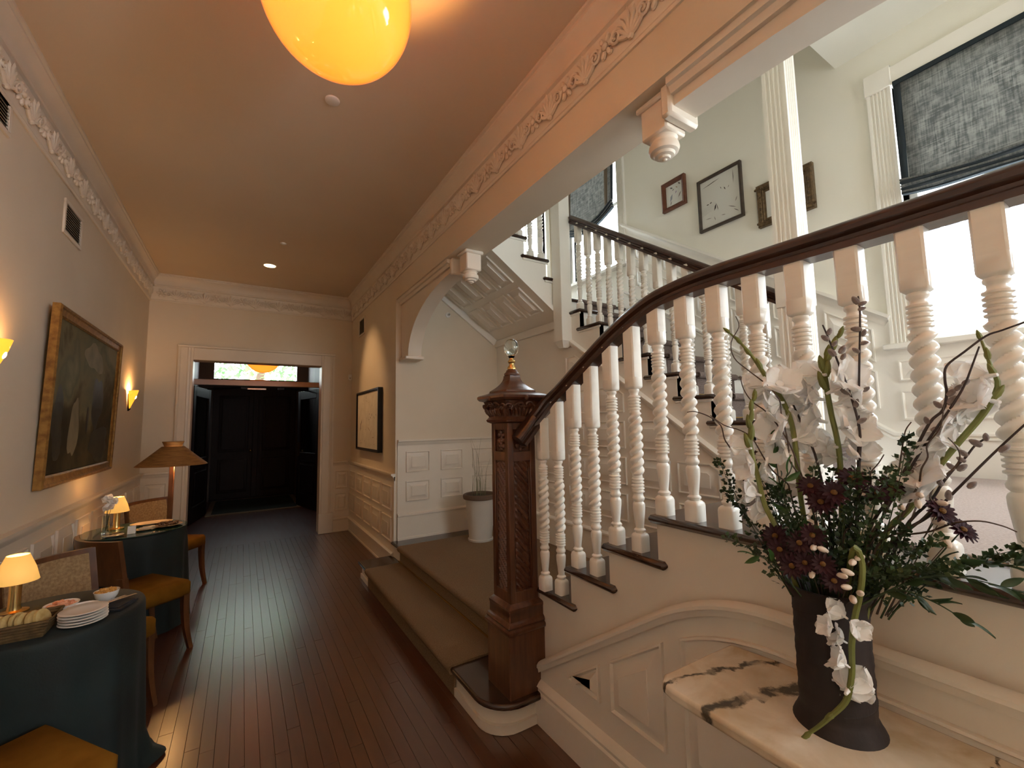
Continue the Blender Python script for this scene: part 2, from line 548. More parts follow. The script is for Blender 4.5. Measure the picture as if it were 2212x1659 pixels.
def wainscot(name, label, fn, length, z0, ztop, ncol, rows, base_h, margin=.07, gap=.075, back=.012):
    """fn(s, out, z) -> xyz"""
    t = struct(bpy.data.objects.new(name, None), label); COL.objects.link(t)
    def ext(prof, nm, a=0.0, b=length):
        vs = [fn(a, o, z) for o, z in prof] + [fn(b, o, z) for o, z in prof]
        n = len(prof)
        fs = [(i, (i + 1) % n, (i + 1) % n + n, i + n) for i in range(n)] + [tuple(range(n)), tuple(range(2 * n - 1, n - 1, -1))]
        return MB().add(vs, fs).build(nm, TRIM, t)
    ext([(0, z0), (back, z0), (back, ztop - .03), (0, ztop - .03)], "wainscot_board")
    ext(rail_profile(ztop), "chair_rail")
    zb = z0 + base_h
    ext([(0, z0), (.030, z0), (.030, z0 + .02), (.024, z0 + .025), (.024, zb - .035), (.040, zb - .028), (.040, zb - .014), (.026, zb - .006), (.022, zb), (0, zb)], "baseboard")
    cw = (length - 2 * margin - (ncol - 1) * gap) / ncol
    for c in range(ncol):
        s0 = margin + c * (cw + gap)
        for a, b in rows:
            raised_panel([(s0, a), (s0 + cw, a), (s0 + cw, b), (s0, b)], lambda u, v, n: fn(u, back + n, v)).build("panel", TRIM, t)
    return t


wainscot("trim_5", "white panelled wainscot along the left wall", lambda s, o, z: (XL + o, 1.6 + s, z), YF - 1.6, 0, .985, 13, [(.29, .54), (.61, .86)], .20)
wainscot("trim_6", "white panelled wainscot under the abstract picture", lambda s, o, z: (XR - o, YA + s, z), YF - YA, 0, .995, 5, [(.29, .54), (.61, .86)], .20)
wainscot("trim_7", "short white wainscot right of the entrance", lambda s, o, z: (1.125 + s, YF - o, z), XR - 1.125, 0, .995, 1, [(.29, .54), (.61, .86)], .20, margin=.035)
wainscot("trim_8", "short white wainscot left of the entrance", lambda s, o, z: (XL + s, YF - o, z), .31, 0, .985, 1, [(.29, .54), (.61, .86)], .20, margin=.05)
wainscot("trim_9", "white wainscot with square panels behind the potted grass", lambda s, o, z: (XR + .02 + s, YA - o, z), XS2 - XR - .02, ZP, 1.345, 3, [(.70, .91), (1.00, 1.22)], .27, margin=.09, gap=.13)

# ---- stair side wall (open string) and dado under the landing
G = 0.264
fr = [2.23, 1.965, 1.701, 1.437, 1.173]                 # nosing fronts of flight one (last = landing)
tz = [.479, .644, .809, .974, ZL]
poly = [(-2.6, 0), (2.20, 0), (2.20, tz[0] - .03)]
for k in range(1, 5):
    poly += [(fr[k] - .03, tz[k - 1] - .03), (fr[k] - .03, tz[k] - .03)]
poly += [(-2.6, ZL - .03)]
struct(MB().prism(poly, 'x', XS, XS + .05).build("wall_stringer", TRIM), "white stepped side of the near stair flight")

def dado_top(y):
    zr = .225 + .663 * (2.0 - y)
    if y < .68: return .950
    if y < 1.13:
        t = (1.13 - y) / .45
        return min(zr, .802 + .148 * (1 - (1 - t) ** 2))
    return zr
dt = struct(bpy.data.objects.new("trim_10", None), "white panelled dado below the near flight and landing"); COL.objects.link(dt)
ys = [-2.6, -1.0, 0.0, .4] + [.6 + .05 * i for i in range(14)] + [1.4, 1.6, 1.8, 1.97, 2.0]
MB().prism([(y, 0) for y in (2.0, -2.6)] + [(y, dado_top(y) - .02) for y in ys], 'x', 1.325, XS).build("wainscot_board", TRIM, dt)
mp = [(-.004, -.028), (.012, -.028), (.016, -.012), (.022, -.006), (.022, .004), (.012, .014), (-.004, .018)]
MB().sweep([(-a, b) for a, b in mp], [(1.322, y, dado_top(y) - .02) for y in ys], (0, 0, 1)).build("dado_moulding", TRIM, dt)
MB().prism([(1.325, 0), (1.297, 0), (1.297, .15), (1.305, .158), (1.305, .17), (1.297, .178), (1.312, .195), (1.325, .205)], 'y', -2.6, 1.99).build("baseboard", TRIM, dt)
cells = [(1.66, 1.455), (1.39, 1.115), (1.035, .64), (.56, .16), (.08, -.32)]
for a, b in cells:
    top = [(y, dado_top(y) - .115) for y in ([a, b] if a > 1.1 else [a + (b - a) * i / 6 for i in range(7)])]
    pl = [(b, .315), (a, .315)] + [p for p in top if p[1] > .325] 
    if top[0][1] <= .325:
        MB().prism([(b, .318), (a - .01, .320), (b, top[-1][1])], 'x', 1.317, 1.326).build("panel", TRIM, dt)
        MB().prism([(b + .02, .334), (a - .07, .336), (b + .02, top[-1][1] - .034)], 'x', 1.309, 1.318).build("panel", TRIM, dt)
        continue
    raised_panel(pl, lambda u, v, n: (1.325 - n, u, v)).build("panel", TRIM, dt)

# ---- second string wall with raking panels
fy2 = [1.18 + .2537 * k for k in range(9)]
fz2 = [ZL + .1757 * (k + 1) for k in range(9)]
poly = [(1.12, 0), (YA, 0), (YA, fz2[8] - .03), (fy2[8] + .03, fz2[8] - .03)]
for k in range(8, 0, -1):
    poly += [(fy2[k] + .03, fz2[k - 1] - .03), (fy2[k - 1] + .03, fz2[k - 1] - .03)]
poly += [(fy2[0] + .03, ZL), (1.12, ZL)]
ws = struct(MB().prism(poly, 'x', XS2, XS2 + .05).build("wall_stringer", TRIM_DAYLIT), "white panelled side of the far stair flight")
rk = lambda y: 1.291 + .690 * (y - 1.715)
MB().sweep([(-.002, -.03), (.02, -.03), (.028, -.012), (.034, -.004), (.034, .008), (.018, .02), (-.002, .024)],
           [(XS2, 3.2, rk(3.2)), (XS2, 1.2, rk(1.2))]).build("dado_moulding", TRIM_DAYLIT, ws)
MB().prism([(XS2, ZP), (XS2 - .03, ZP), (XS2 - .03, ZP + .235), (XS2 - .042, ZP + .245), (XS2 - .042, ZP + .258), (XS2 - .024, ZP + .27), (XS2, ZP + .27)], 'y', 1.95, YA).build("baseboard", TRIM_DAYLIT, ws)
MB().box(XS2 - .03, XS2, 3.2, YA, 2.42, 2.50, .006).build("cornice_strip", TRIM_DAYLIT, ws)
cols = [(1.30, 1.62), (1.68, 2.0), (2.06, 2.42), (2.48, 2.84), (2.90, 3.2), (3.32, 3.68), (3.76, 4.12), (4.18, 4.45)]
rows2 = [(.70, .92), (.99, 1.21), (1.28, 1.50), (1.57, 1.79), (1.86, 2.12)]
for a, b in cols:
    for c, d in rows2:
        if a > 3.25 and c > 1.1: continue
        p = [(a, c), (b, c), (b, d), (a, d)]
        if a < 3.25: p = clip_poly(p, -.690, 1.0, rk(0) - .10)
        if len(p) < 3 or abs(poly_area(p)) < .012: continue
        raised_panel(p, lambda u, v, n: (XS2 - n, u, v)).build("panel", TRIM_DAYLIT, ws)

# ---- wainscot on the window wall: level under the window, raking along the flight
wr = struct(bpy.data.objects.new("trim_11", None), "white wainscot climbing the window wall beside the far flight"); COL.objects.link(wr)
rt = lambda y: 2.142 + .693 * (y - 1.009)
rb = lambda y: 1.40 + .693 * max(0, y - 1.03)
MB().prism([(1.0, ZL), (3.2, ZL), (3.2, rt(3.2) - .02), (1.0, rt(1.0) - .02)], 'x', XW - .012, XW).build("wainscot_board", TRIM_DAYLIT, wr)
MB().sweep([(0, -.07), (.016, -.07), (.02, -.045), (.03, -.03), (.05, -.02), (.05, 0), (0, 0)], [(XW, 3.21, rt(3.21)), (XW, 1.0, rt(1.0))]).build("chair_rail", TRIM_DAYLIT, wr)
MB().sweep([(0, -.26), (.026, -.26), (.026, -.05), (.036, -.045), (.036, -.035), (.028, -.03), (.044, -.02), (.044, -.008), (.02, 0), (0, 0)],
           [(XW, 3.2, rb(3.2)), (XW, 1.6, rb(1.6)), (XW, 1.03, 1.40), (XW, .6, 1.40), (XW, -1.32, 1.40)]).build("baseboard", TRIM_DAYLIT, wr)
MB().box(XW - .012, XW, -1.32, 1.0, ZL, 1.92).build("wainscot_board", TRIM_DAYLIT, wr)
for a, b in ((.46, .99), (-.08, .40), (-.62, -.14)):
    for c, d in ((1.475, 1.655), (1.715, 1.845)):
        raised_panel([(a, c), (b, c), (b, d), (a, d)], lambda u, v, n: (XW - .012 - n, u, v)).build("panel", TRIM_DAYLIT, wr)
for i in range(6):
    a = 1.10 + i * .34; b = a + .27
    for o0, o1 in ((.10, .34), (.40, .62)):
        p = [(a, rb(a) + o0), (b, rb(b) + o0), (b, min(rb(b) + o1, rt(b) - .1)), (a, min(rb(a) + o1, rt(a) - .1))]
        raised_panel(p, lambda u, v, n: (XW - .012 - n, u, v)).build("panel", TRIM_DAYLIT, wr)

# ---- windows
def sash_window(name, label, wall, a0, a1, z0, z1, meet, cas=.10):
    """wall: fn(s, out, z); out>0 is into the room"""
    t = struct(bpy.data.objects.new(name, None), label); COL.objects.link(t)
    def bx(nm, s0, s1, o0, o1, c, d, m=TRIM_DAYLIT, par=None, ch=.004):
        mb = MB(); q = MB().box(s0, s1, o0, o1, c, d, ch)
        mb.add([wall(*p) for p in q.v], q.f)
        return mb.build(nm, m, par or t)
    # fluted casing
    for s0, s1 in ((a0 - cas, a0), (a1, a1 + cas)):
        n = 5; pr = [(s0, 0), (s0, .028)]
        wv = (s1 - s0 - .03) / n
        for i in range(n):
            c0 = s0 + .015 + i * wv
            pr += [(c0 + .002, .028), (c0 + wv * .3, .018), (c0 + wv * .7, .018), (c0 + wv - .002, .028)]
        pr += [(s1, .028), (s1, 0)]
        mb = MB(); vs = [wall(s, o, z0) for s, o in pr] + [wall(s, o, z1) for s, o in pr]; k = len(pr)
        mb.add(vs, [(i, (i + 1) % k, (i + 1) % k + k, i + k) for i in range(k)] + [tuple(range(k)), tuple(range(2 * k - 1, k - 1, -1))])
        mb.build("casing", TRIM_DAYLIT, t)
        bx("corner_block", s0 - .008, s1 + .008, 0, .036, z1, z1 + cas + .015)
    bx("head_casing", a0, a1, 0, .03, z1, z1 + cas)
    bx("window_sill", a0 - cas - .03, a1 + cas + .03, -.06, .07, z0 - .035, z0)
    # jambs
    bx("jamb", a0 - .012, a0, -.18, .0, z0, z1, ch=0); bx("jamb", a1, a1 + .012, -.18, .0, z0, z1, ch=0)
    # two sashes, each with rails, stiles and panes
    for (c, d, o) in ((z0, meet + .02, -.07), (meet - .02, z1, -.11)):
        sh = bx("sash", a0, a0 + .045, o - .035, o, c, d)
        bx("sash_stile", a1 - .045, a1, o - .035, o, c, d, par=sh)
        bx("sash_rail", a0 + .045, a1 - .045, o - .035, o, c, c + .06, par=sh)
        bx("sash_rail", a0 + .045, a1 - .045, o - .035, o, d - .04, d, par=sh)
        mid = (a0 + a1) / 2
        bx("muntin", mid - .012, mid + .012, o - .03, o - .005, c + .06, d - .04, par=sh)
        for s0, s1 in ((a0 + .045, mid - .012), (mid + .012, a1 - .045)):
            bx("pane", s0, s1, o - .02, o - .016, c + .06, d - .04, GLASSP, sh, 0)
    return t


sash_window("window_1", "bright sash window above the stair landing", lambda s, o, z: (XW - o, s, z), -.27, .89, 1.95, 3.62, 2.76, cas=.125)
sash_window("window_5", "wide sash window at the end of the landing, behind the viewer", lambda s, o, z: (s, -1.32 + o, z), 1.8, 3.2, 1.78, 2.82, 2.28, cas=.11)
sash_window("window_2", "tall sash window at the top of the far flight", lambda s, o, z: (XW - o, s, z), 3.27, 4.21, 3.22, 4.83, 4.0, cas=.10)
sash_window("window_3", "narrow window behind the upper balusters", lambda s, o, z: (s, YA - o, z), 2.95, 3.40, 3.0, 4.5, 3.55, cas=.06)

BLIND = mat("blue_grey_linen", (0.12, 0.125, 0.12), 0.95, col2=(0.42, 0.41, 0.37), nscale=60, bump=0.7, bscale=240, stretch=(1, 6, 1.2), detail=6)
def _linen():
    nt = BLIND.node_tree; N = nt.nodes; L = nt.links; b = N["Principled BSDF"]
    tc = N.new("ShaderNodeTexCoord"); fac = None
    for sc in ((1, 160, 9), (1, 9, 160), (1, 30, 30)):
        mp_ = N.new("ShaderNodeMapping"); mp_.inputs["Scale"].default_value = sc
        n = N.new("ShaderNodeTexNoise"); n.inputs["Scale"].default_value = 1.0; n.inputs["Detail"].default_value = 4
        L.new(tc.outputs["Object"], mp_.inputs["Vector"]); L.new(mp_.outputs["Vector"], n.inputs["Vector"])
        if fac is None: fac = n.outputs["Fac"]
        else:
            m = N.new("ShaderNodeMath"); m.operation = 'ADD'; L.new(fac, m.inputs[0]); L.new(n.outputs["Fac"], m.inputs[1]); fac = m.outputs[0]
    rp = N.new("ShaderNodeValToRGB"); mr = N.new("ShaderNodeMapRange")
    mr.inputs["From Min"].default_value = 1.25; mr.inputs["From Max"].default_value = 1.75
    L.new(fac, mr.inputs["Value"]); L.new(mr.outputs[0], rp.inputs["Fac"])
    rp.color_ramp.elements[0].color = (.15, .155, .15, 1); rp.color_ramp.elements[1].color = (.33, .325, .30, 1)
    L.new(rp.outputs["Color"], b.inputs["Base Color"])


_linen()
BLINDB = mat("dark_blind_border", (0.018, 0.026, 0.032), 0.95, bump=0.4, bscale=200)
BLINDT = mat("tan_blind_stripe", (0.22, 0.17, 0.12), 0.95, bump=0.4, bscale=200)


def translucent(m, fac):
    nt = m.node_tree; N = nt.nodes; L = nt.links
    b = N["Principled BSDF"]; out = N["Material Output"]
    t = N.new("ShaderNodeBsdfTranslucent")
    src = b.inputs["Base Color"].links
    if src: L.new(src[0].from_socket, t.inputs["Color"])
    else: t.inputs["Color"].default_value = b.inputs["Base Color"].default_value
    mx = N.new("ShaderNodeMixShader"); mx.inputs[0].default_value = fac
    L.new(b.outputs[0], mx.inputs[1]); L.new(t.outputs[0], mx.inputs[2]); L.new(mx.outputs[0], out.inputs["Surface"])


translucent(BLIND, .45); translucent(BLINDT, .3)


def roman_blind(label, y0, y1, ztop, zbot, sag, stripes, x=XW - .03):
    t = thing("roman_blind", label, "blind", (x, (y0 + y1) / 2, zbot))
    def surf(nm, ya, yb, za, zb_fn, m, off=0.0, ny=14, nz=10):
        mb = MB(); vs = []; fs = []
        for i in range(ny + 1):
            y = ya + (yb - ya) * i / ny
            zb = zb_fn(y)
            for j in range(nz + 1):
                q = j / nz
                vs.append((x + off + .006 * sin(q * 5 + i * .7) * q - .02 * q * q, y, za + (zb - za) * q))
        for i in range(ny):
            for j in range(nz):
                fs.append((i * (nz + 1) + j, (i + 1) * (nz + 1) + j, (i + 1) * (nz + 1) + j + 1, i * (nz + 1) + j + 1))
        o = mb.add(vs, fs).build(nm, m, t)
        sm = o.modifiers.new("cloth", 'SOLIDIFY'); sm.thickness = .004
        return o
    mid = (y0 + y1) / 2; hw = (y1 - y0) / 2
    zb = lambda y: zbot - sag * (1 - ((y - mid) / hw) ** 2)
    surf("blind_cloth", y0 + .035, y1 - .035, ztop, zb, BLIND)
    surf("border", y1 - .035, y1, ztop, zb, BLINDB, -.002, 2)
    surf("border", y0, y0 + .035, ztop, zb, BLINDB, -.002, 2)
    if stripes: surf("stripe", y1 - .135, y1 - .085, ztop, lambda y: zb(y) + .01, BLINDT, -.006, 3)
    if stripes: surf("stripe", y0 + .085, y0 + .135, ztop, lambda y: zb(y) + .01, BLINDT, -.006, 3)
    for k in range(6):                      # gathered folds
        mb = MB(); n = 14; path = []
        for i in range(n + 1):
            y = y0 + (y1 - y0) * i / n
            path.append((x - .028 - .005 * (k % 2) - .004 * (5 - k), y, zb(y) - .004 - k * .016 + .004 * sin(i + k)))
        mb.sweep([(-.016, -.005), (.016, -.006), (.02, 0), (.016, .006), (-.016, .005)], path)
        mb.build("fold", BLINDB if k % 2 else BLIND, t)
    MB().box(x - .012, x + .02, y0, y1, ztop, ztop + .03).build("headrail", BLINDB, t)
    return t


roman_blind("grey-blue roman blind half raised over the landing window", -.25, .875, 3.60, 2.955, .045, False)
roman_blind("striped roman blind drooping over the far stair window", 3.30, 4.18, 4.80, 3.98, .13, True)

# ---- entrance: cased opening, passage, inner leaves, outer door
en = struct(bpy.data.objects.new("trim_12", None), "white casing around the entrance opening"); COL.objects.link(en)
for x0, x1 in ((-.712, -.557), (.948, 1.123)):
    pr = [(x0, YF), (x0, YF - .03), (x0 + .02, YF - .035), (x0 + .03, YF - .025), (x1 - .06, YF - .025), (x1 - .05, YF - .034), (x1 - .03, YF - .03), (x1 - .025, YF - .022), (x1, YF - .022), (x1, YF)]
    MB().prism(pr, 'z', .28, 2.545).build("casing", TRIM, en)
    MB().box(x0 - .008, x1 + .008, YF - .045, YF, 0, .28, .006).build("plinth_block", TRIM, en)
MB().box(-.557, .948, YF - .028, YF, 2.375, 2.53, .005).build("head_casing", TRIM, en)
MB().box(-.72, 1.13, YF - .04, YF, 2.53, 2.56, .006).build("cap_moulding", TRIM, en)
MB().box(-.60, -.557, YF, YF + .2, 0, 2.42).build("jamb", TRIM, en)
MB().box(.948, .99, YF, YF + .2, 0, 2.42).build("jamb", TRIM, en)
MB().box(-.557, .948, YF, YF + .2, 2.375, 2.42).build("jamb", TRIM, en)
VEST = mat("vestibule_shade_tone", (0.045, 0.032, 0.025), 0.6, col2=(0.06, 0.043, 0.034), nscale=4)  # dark because the vestibule is unlit; that shade is put into the colour
vp = MB()
vp.box(-1.0, -.80, YF + .2, 11.2, 0, 3.3); vp.box(1.26, 1.45, YF + .2, 11.2, 0, 3.3)
struct(vp.build("wall_vestibule", VEST), "entrance vestibule walls with shade put into their dark colour")
struct(MB().box(-1.0, 1.45, YF + .2, 11.2, 3.2, 3.3).build("ceiling_vestibule", VEST), "ceiling of the entrance vestibule")
w = MB()
w.box(-.80, -.55, 11.0, 11.2, 0, 3.2); w.box(1.03, 1.26, 11.0, 11.2, 0, 3.2)
w.box(-.55, 1.03, 11.0, 11.2, 2.97, 3.2); w.box(-.55, 1.03, 11.0, 11.2, 2.38, 2.56)
struct(w.build("wall_entrance", VEST), "outer entrance wall with a transom light")
window_portal("window_daylight", (.24, 11.1, 2.76), (radians(-90), 0, 0), 1.6, .42)
tw = struct(MB().box(-.55, 1.03, 11.09, 11.1, 2.56, 2.97).build("window_4", GLASSP), "transom light above the front door")
# inner frame with transom bar at y 8.4
fr8 = struct(bpy.data.objects.new("trim_13", None), "cream transom bar and posts over the open inner doors"); COL.objects.link(fr8)
MB().box(-.80, 1.26, 8.36, 8.44, 2.20, 2.29, .006).build("transom_bar", TRIM, fr8)
MB().box(-.80, -.70, 8.36, 8.44, 0, 3.2, .006).build("jamb", TRIM, fr8)
MB().box(1.19, 1.26, 8.36, 8.44, 0, 3.2, .006).build("jamb", TRIM, fr8)
MB().box(-.70, 1.19, 8.37, 8.43, 2.80, 3.2).build("head", TRIM, fr8)
MB().box(-.70, 1.19, 8.398, 8.402, 2.29, 2.80).build("pane", GLASSP, fr8)


def leaf(name, label, hx, hy, ex, ey, h, mirror=1):
    d = Vector((ex - hx, ey - hy)); ln = d.length
    t = struct(thing(name, label, None, (hx, hy, 0), atan2(d.y, d.x)), label)
    def bx(nm, a, b, z0, z1, o0=-.022, o1=.022, m=DOORW, par=t, c=.004):
        return MB().box(a, b, o0, o1, z0, z1, c).build(nm, m, par, local=True)
    st = .12
    bx("stile", 0, st, 0.01, h); bx("stile", ln - st, ln, 0.01, h)
    bx("bottom_rail", st, ln - st, 0.01, .25); bx("lock_rail", st, ln - st, .86, 1.02); bx("top_rail", st, ln - st, h - .16, h)
    bx("pane", st, ln - st, 1.02, h - .16, -.004, .004, GLASSD, c=0)
    for s in (-1, 1):
        f = (lambda s: (lambda u, v, n: (u, s * (.010 + n), v)))(s)
        raised_panel([(st, .25), (ln - st, .25), (ln - st, .86), (st, .86)], f).build("panel", DOORW, t, local=True)
    pl = bx("push_plate", ln - .09, ln - .03, .95, 1.2, .022, .026, BRASS)
    MB().ellipsoid((ln - .06, .06 * mirror, 1.03), (.028, .028, .028)).build("door_knob", BRASS, t, local=True)
    return t


leaf("door_1", "dark glazed inner door leaf standing open on the left", -.69, 8.46, -.52, 9.45, 2.19)
leaf("door_2", "dark glazed inner door leaf standing open on the right", 1.18, 8.46, .935, 9.42, 2.19, -1)
for x, s in ((.0, 1), (.55, -1)):
    cl = thing("door_closer", "dark arm of a door closer under the transom bar, " + ("left one" if s == 1 else "right one"), "door closer", (x, 8.42, 2.19))
    MB().box(x - .05, x + .05, 8.44, 8.50, 2.145, 2.19, .006).build("closer_body", BLACKM, cl)
    MB().tube([(x - .05 * s, 8.47, 2.18), (x - .3 * s, 8.7, 2.175), (x - .52 * s, 8.9, 2.17)], .012, 6).build("closer_arm", BLACKM, cl)
od = struct(thing("door_3", "dark double front door with raised panels", None, (.24, 11.06, 0)), "dark double front door with raised panels")
for a, b in ((-.55, .235), (.245, 1.03)):
    lf = MB().box(a, b, 11.02, 11.07, 0.0, 2.38, .003).build("door_leaf", DOORW, od)
    w_ = (b - a)
    for c, d in ((.15, .85), (1.0, 2.2)):
        raised_panel([(a + .12, c), (b - .12, c), (b - .12, d), (a + .12, d)], lambda u, v, n: (u, 11.02 - n, v), 1.6).build("panel", DOORW, lf)
MB().box(-.55, 1.03, 10.98, 11.2, 0.0, .03, .004).build("threshold", DOORW, od)
MB().box(.19, .29, 10.985, 11.02, .02, 2.36, .006).build("astragal", DOORW, od)
MB().box(.05, .42, 10.93, 11.0, 2.33, 2.37, .005).build("closer_rail", STEEL, od)
MB().ellipsoid((.16, 10.97, 1.02), (.03, .03, .03)).build("door_knob", BRASS, od)
mt = thing("door_mat", "dark green entrance mat with a pale border", "mat", (.24, 10.0, 0))
MB().box(-.50, 1.0, 9.15, 10.9, 0.001, .016, .004).build("mat_border", mat("mat_border", (.20, .16, .10), .95, bump=.5, bscale=200), mt)
MB().box(-.42, .92, 9.24, 10.81, .014, .02, .003).build("mat_field", mat("mat_field", (.012, .022, .015), .95, col2=(.02, .035, .022), nscale=3, bump=.6, bscale=200), mt)

# ================================================================== STAIRS
tread_m = {}


def bar_nosing(x0, x1, y0, y1, z, r=.016, axis='y'):
    """tread board with a rounded front/outer edge"""
    return MB().box(x0, x1, y0, y1, z - 2 * r, z, r * .75)


# --- bottom step and platform
st0 = thing("entry_steps", "two carpeted steps up to the stair platform", "steps", (1.7, 3.2, 0))
plan = [(1.02, 4.60), (1.02, 2.12)]
for i in range(9):
    a = pi + i * (pi / 2) / 8
    plan.append((1.20 + .18 * cos(a), 2.04 + .18 * sin(a)))
plan += [(1.30, 1.86), (1.335, 1.90), (1.335, 1.97), (1.40, 1.97), (1.40, 4.60)]


def off(pl, d):
    return [(x + d if x < 1.25 else x, y + d if y < 2.1 else (y - d if y > 4.5 else y)) for x, y in pl]


p_in = [(1.055, 4.57), (1.055, 2.13)]
for i in range(9):
    a = pi + i * (pi / 2) / 8
    p_in.append((1.205 + .15 * cos(a), 2.06 + .15 * sin(a)))
p_in += [(1.30, 1.91), (1.325, 1.93), (1.325, 1.97), (1.40, 1.97), (1.40, 4.57)]
p_sk = [(x - .014 if x < 1.2 else x, y - .014 if y < 2.08 else y) for x, y in p_in]
MB().prism(p_in, 'z', 0.001, Z1 - .03).build("riser", TRIM, st0)
MB().prism(p_sk, 'z', 0.0015, .045).build("riser_base", TRIM, st0)
o = MB().prism(plan, 'z', Z1 - .03, Z1).build("tread", TREADW, st0, sharp=60)
bv = o.modifiers.new("edge", 'BEVEL'); bv.width = .012; bv.segments = 3; bv.limit_method = 'ANGLE'
MB().box(XR - .015, 2.615, 1.955, YA - .002, .16, ZP - .03).build("platform_body", TRIM, st0)
MB().box(1.325, 2.617, 1.96, YA - .002, ZP - .03, ZP, .012).build("platform_floor", TREADW, st0)
# carpet over step, riser and platform
cp = [(1.365, Z1), (1.365, Z1 + .012), (1.03, Z1 + .012), (1.010, Z1 + .004), (1.006, Z1 - .016), (1.016, Z1 - .036), (1.040, Z1 - .040), (1.040, .002), (1.052, .002), (1.052, Z1 - .028), (1.024, Z1 - .028), (1.018, Z1 - .01), (1.026, Z1)]
MB().prism(cp, 'y', 2.33, 4.27).build("step_carpet", CARPET, st0, sharp=70)
cp = [(2.58, ZP), (2.58, ZP + .010), (1.335, ZP + .010), (1.315, ZP + .002), (1.311, ZP - .018), (1.321, ZP - .037), (1.342, ZP - .04), (1.342, Z1 + .004), (1.354, Z1 + .004), (1.354, ZP - .03), (1.327, ZP - .028), (1.323, ZP - .012), (1.331, ZP)]
MB().prism(cp, 'y', 2.25, 4.27).build("platform_carpet", CARPET, st0, sharp=70)
MB().tube([(1.336, 2.2, Z1 + .022), (1.336, 4.29, Z1 + .022)], .006, 8).build("stair_rod", BRASS, st0)

# --- flight one (climbs toward the viewer)
f1 = thing("stair_flight", "near flight of five dark treads rising to the landing", "stairs", (1.95, 1.7, ZP))
for k in range(4):
    MB().box(1.33, 2.615, fr[k + 1] - .072, fr[k], tz[k] - .03, tz[k], .012).build("tread", TREADW, f1)
for k in range(5):
    z0 = ZP if k == 0 else tz[k - 1]
    MB().box(XS + .05, 2.615, fr[k] - .045, fr[k] - .03, z0 - (.0 if k else 0), tz[k] - .03).build("riser", TRIM, f1)
ld = thing("stair_landing", "carpeted landing in front of the bright window", "landing", (2.4, 0, ZL - .2))
MB().box(1.33, XW - .0, -1.5, fr[4], ZL - .03, ZL, .012).build("landing_floor", TREADW, ld)
MB().box(XS + .05, XW - .001, -1.5, 1.10, ZL - .2, ZL - .03).build("landing_body", TRIM, ld)
MB().box(1.56, XW - .05, -1.3, 1.0, ZL, ZL + .010, .003).build("landing_carpet", CARPETL, ld)
# --- flight two (climbs away, along the window wall)
f2 = thing("stair_flight", "far flight with a brown carpet runner along the window wall", "stairs", (3.05, 2.2, ZL))
for k in range(9):
    y1 = fy2[k + 1] + .065 if k < 8 else YA - .002
    MB().box(XS2 - .027 if k < 8 else XS2 - .027, XW - .013, fy2[k], y1, fz2[k] - .03, fz2[k], .011).build("tread", TREADW, f2)
    z0 = ZL if k == 0 else fz2[k - 1]
    MB().box(XS2 + .001, XW - .013, fy2[k] + .03, fy2[k] + .045, z0, fz2[k] - .03).build("riser", TRIM_DAYLIT, f2)
    # cove under the nosing return on the open side
    MB().box(XS2 - .012, XS2, fy2[k] + .01, min(y1, fy2[k] + .30), fz2[k] - .048, fz2[k] - .03, .004).build("nosing_cove", TRIM_DAYLIT, f2)
    # carpet runner piece: over tread, nosing, riser
    a, b = 2.84, 3.32
    yy = fy2[k]; zz = fz2[k]
    pr = [(y1 - .03, zz), (y1 - .03, zz + .009), (yy + .004, zz + .009), (yy - .009, zz + .0), (yy - .011, zz - .02), (yy - .002, zz - .036), (yy + .022, zz - .038), (yy + .022, z0 + .009), (yy + .031, z0 + .009), (yy + .031, zz - .029), (yy + .002, zz - .028), (yy - .002, zz - .012), (yy + .004, zz)]
    MB().prism(pr, 'x', a, b).build("carpet_runner", CARPETR, f2, sharp=70)
    if k: MB().tube([(a - .03, yy + .018, z0 + .018), (b + .03, yy + .018, z0 + .018)], .0055, 6).build("stair_rod", BRASS, f2)
# --- flight three (climbs left over the alcove)
fx3 = [2.725 - .2515 * k for k in range(5)]
fz3 = [fz2[8] + .1757 * (k + 1) for k in range(5)]
f3 = thing("stair_flight", "short upper flight crossing above the alcove", "stairs", (2.2, 3.9, 2.5))
sof = lambda x: 2.573 + .70 * (2.518 - x)
poly = [(2.60, sof(2.60)), (1.62, sof(1.62)), (1.62, fz3[4] - .03)]
for k in range(4, 0, -1):
    poly += [(fx3[k] - .03, fz3[k] - .03), (fx3[k] - .03, fz3[k - 1] - .03)]
poly += [(2.60, fz3[0] - .03)]
MB().prism(poly, 'y', 3.25, 3.29).build("string_board", TRIM_DAYLIT, f3)
for k in range(5):
    x0 = fx3[k + 1] - .07 if k < 4 else 1.62
    MB().box(x0, min(fx3[k], 2.60), 3.222, YA - .002, fz3[k] - .03, fz3[k], .011).build("tread", TREADW, f3)
    MB().box(x0 + .02, min(fx3[k], 2.60) - .012, 3.236, 3.25, fz3[k] - .05, fz3[k] - .03, .004).build("nosing_cove", TRIM_DAYLIT, f3)
    MB().box(fx3[k] - .045, fx3[k] - .03, 3.29, YA - .002, fz3[k] - .1757, fz3[k] - .03).build("riser", TRIM_DAYLIT, f3)
MB().prism([(2.61, sof(2.61)), (1.62, sof(1.62)), (1.62, sof(1.62) + .03), (2.61, sof(2.61) + .03)], 'y', 3.29, YA - .002).build("soffit_board", TRIM_DAYLIT, f3)
MB().sweep([(-.012, -.025), (.012, -.025), (.016, -.005), (.012, .02), (-.012, .02)], [(2.60, 3.246, sof(2.60) + .02), (1.62, 3.246, sof(1.62) + .02)]).build("string_moulding", TRIM_DAYLIT, f3)
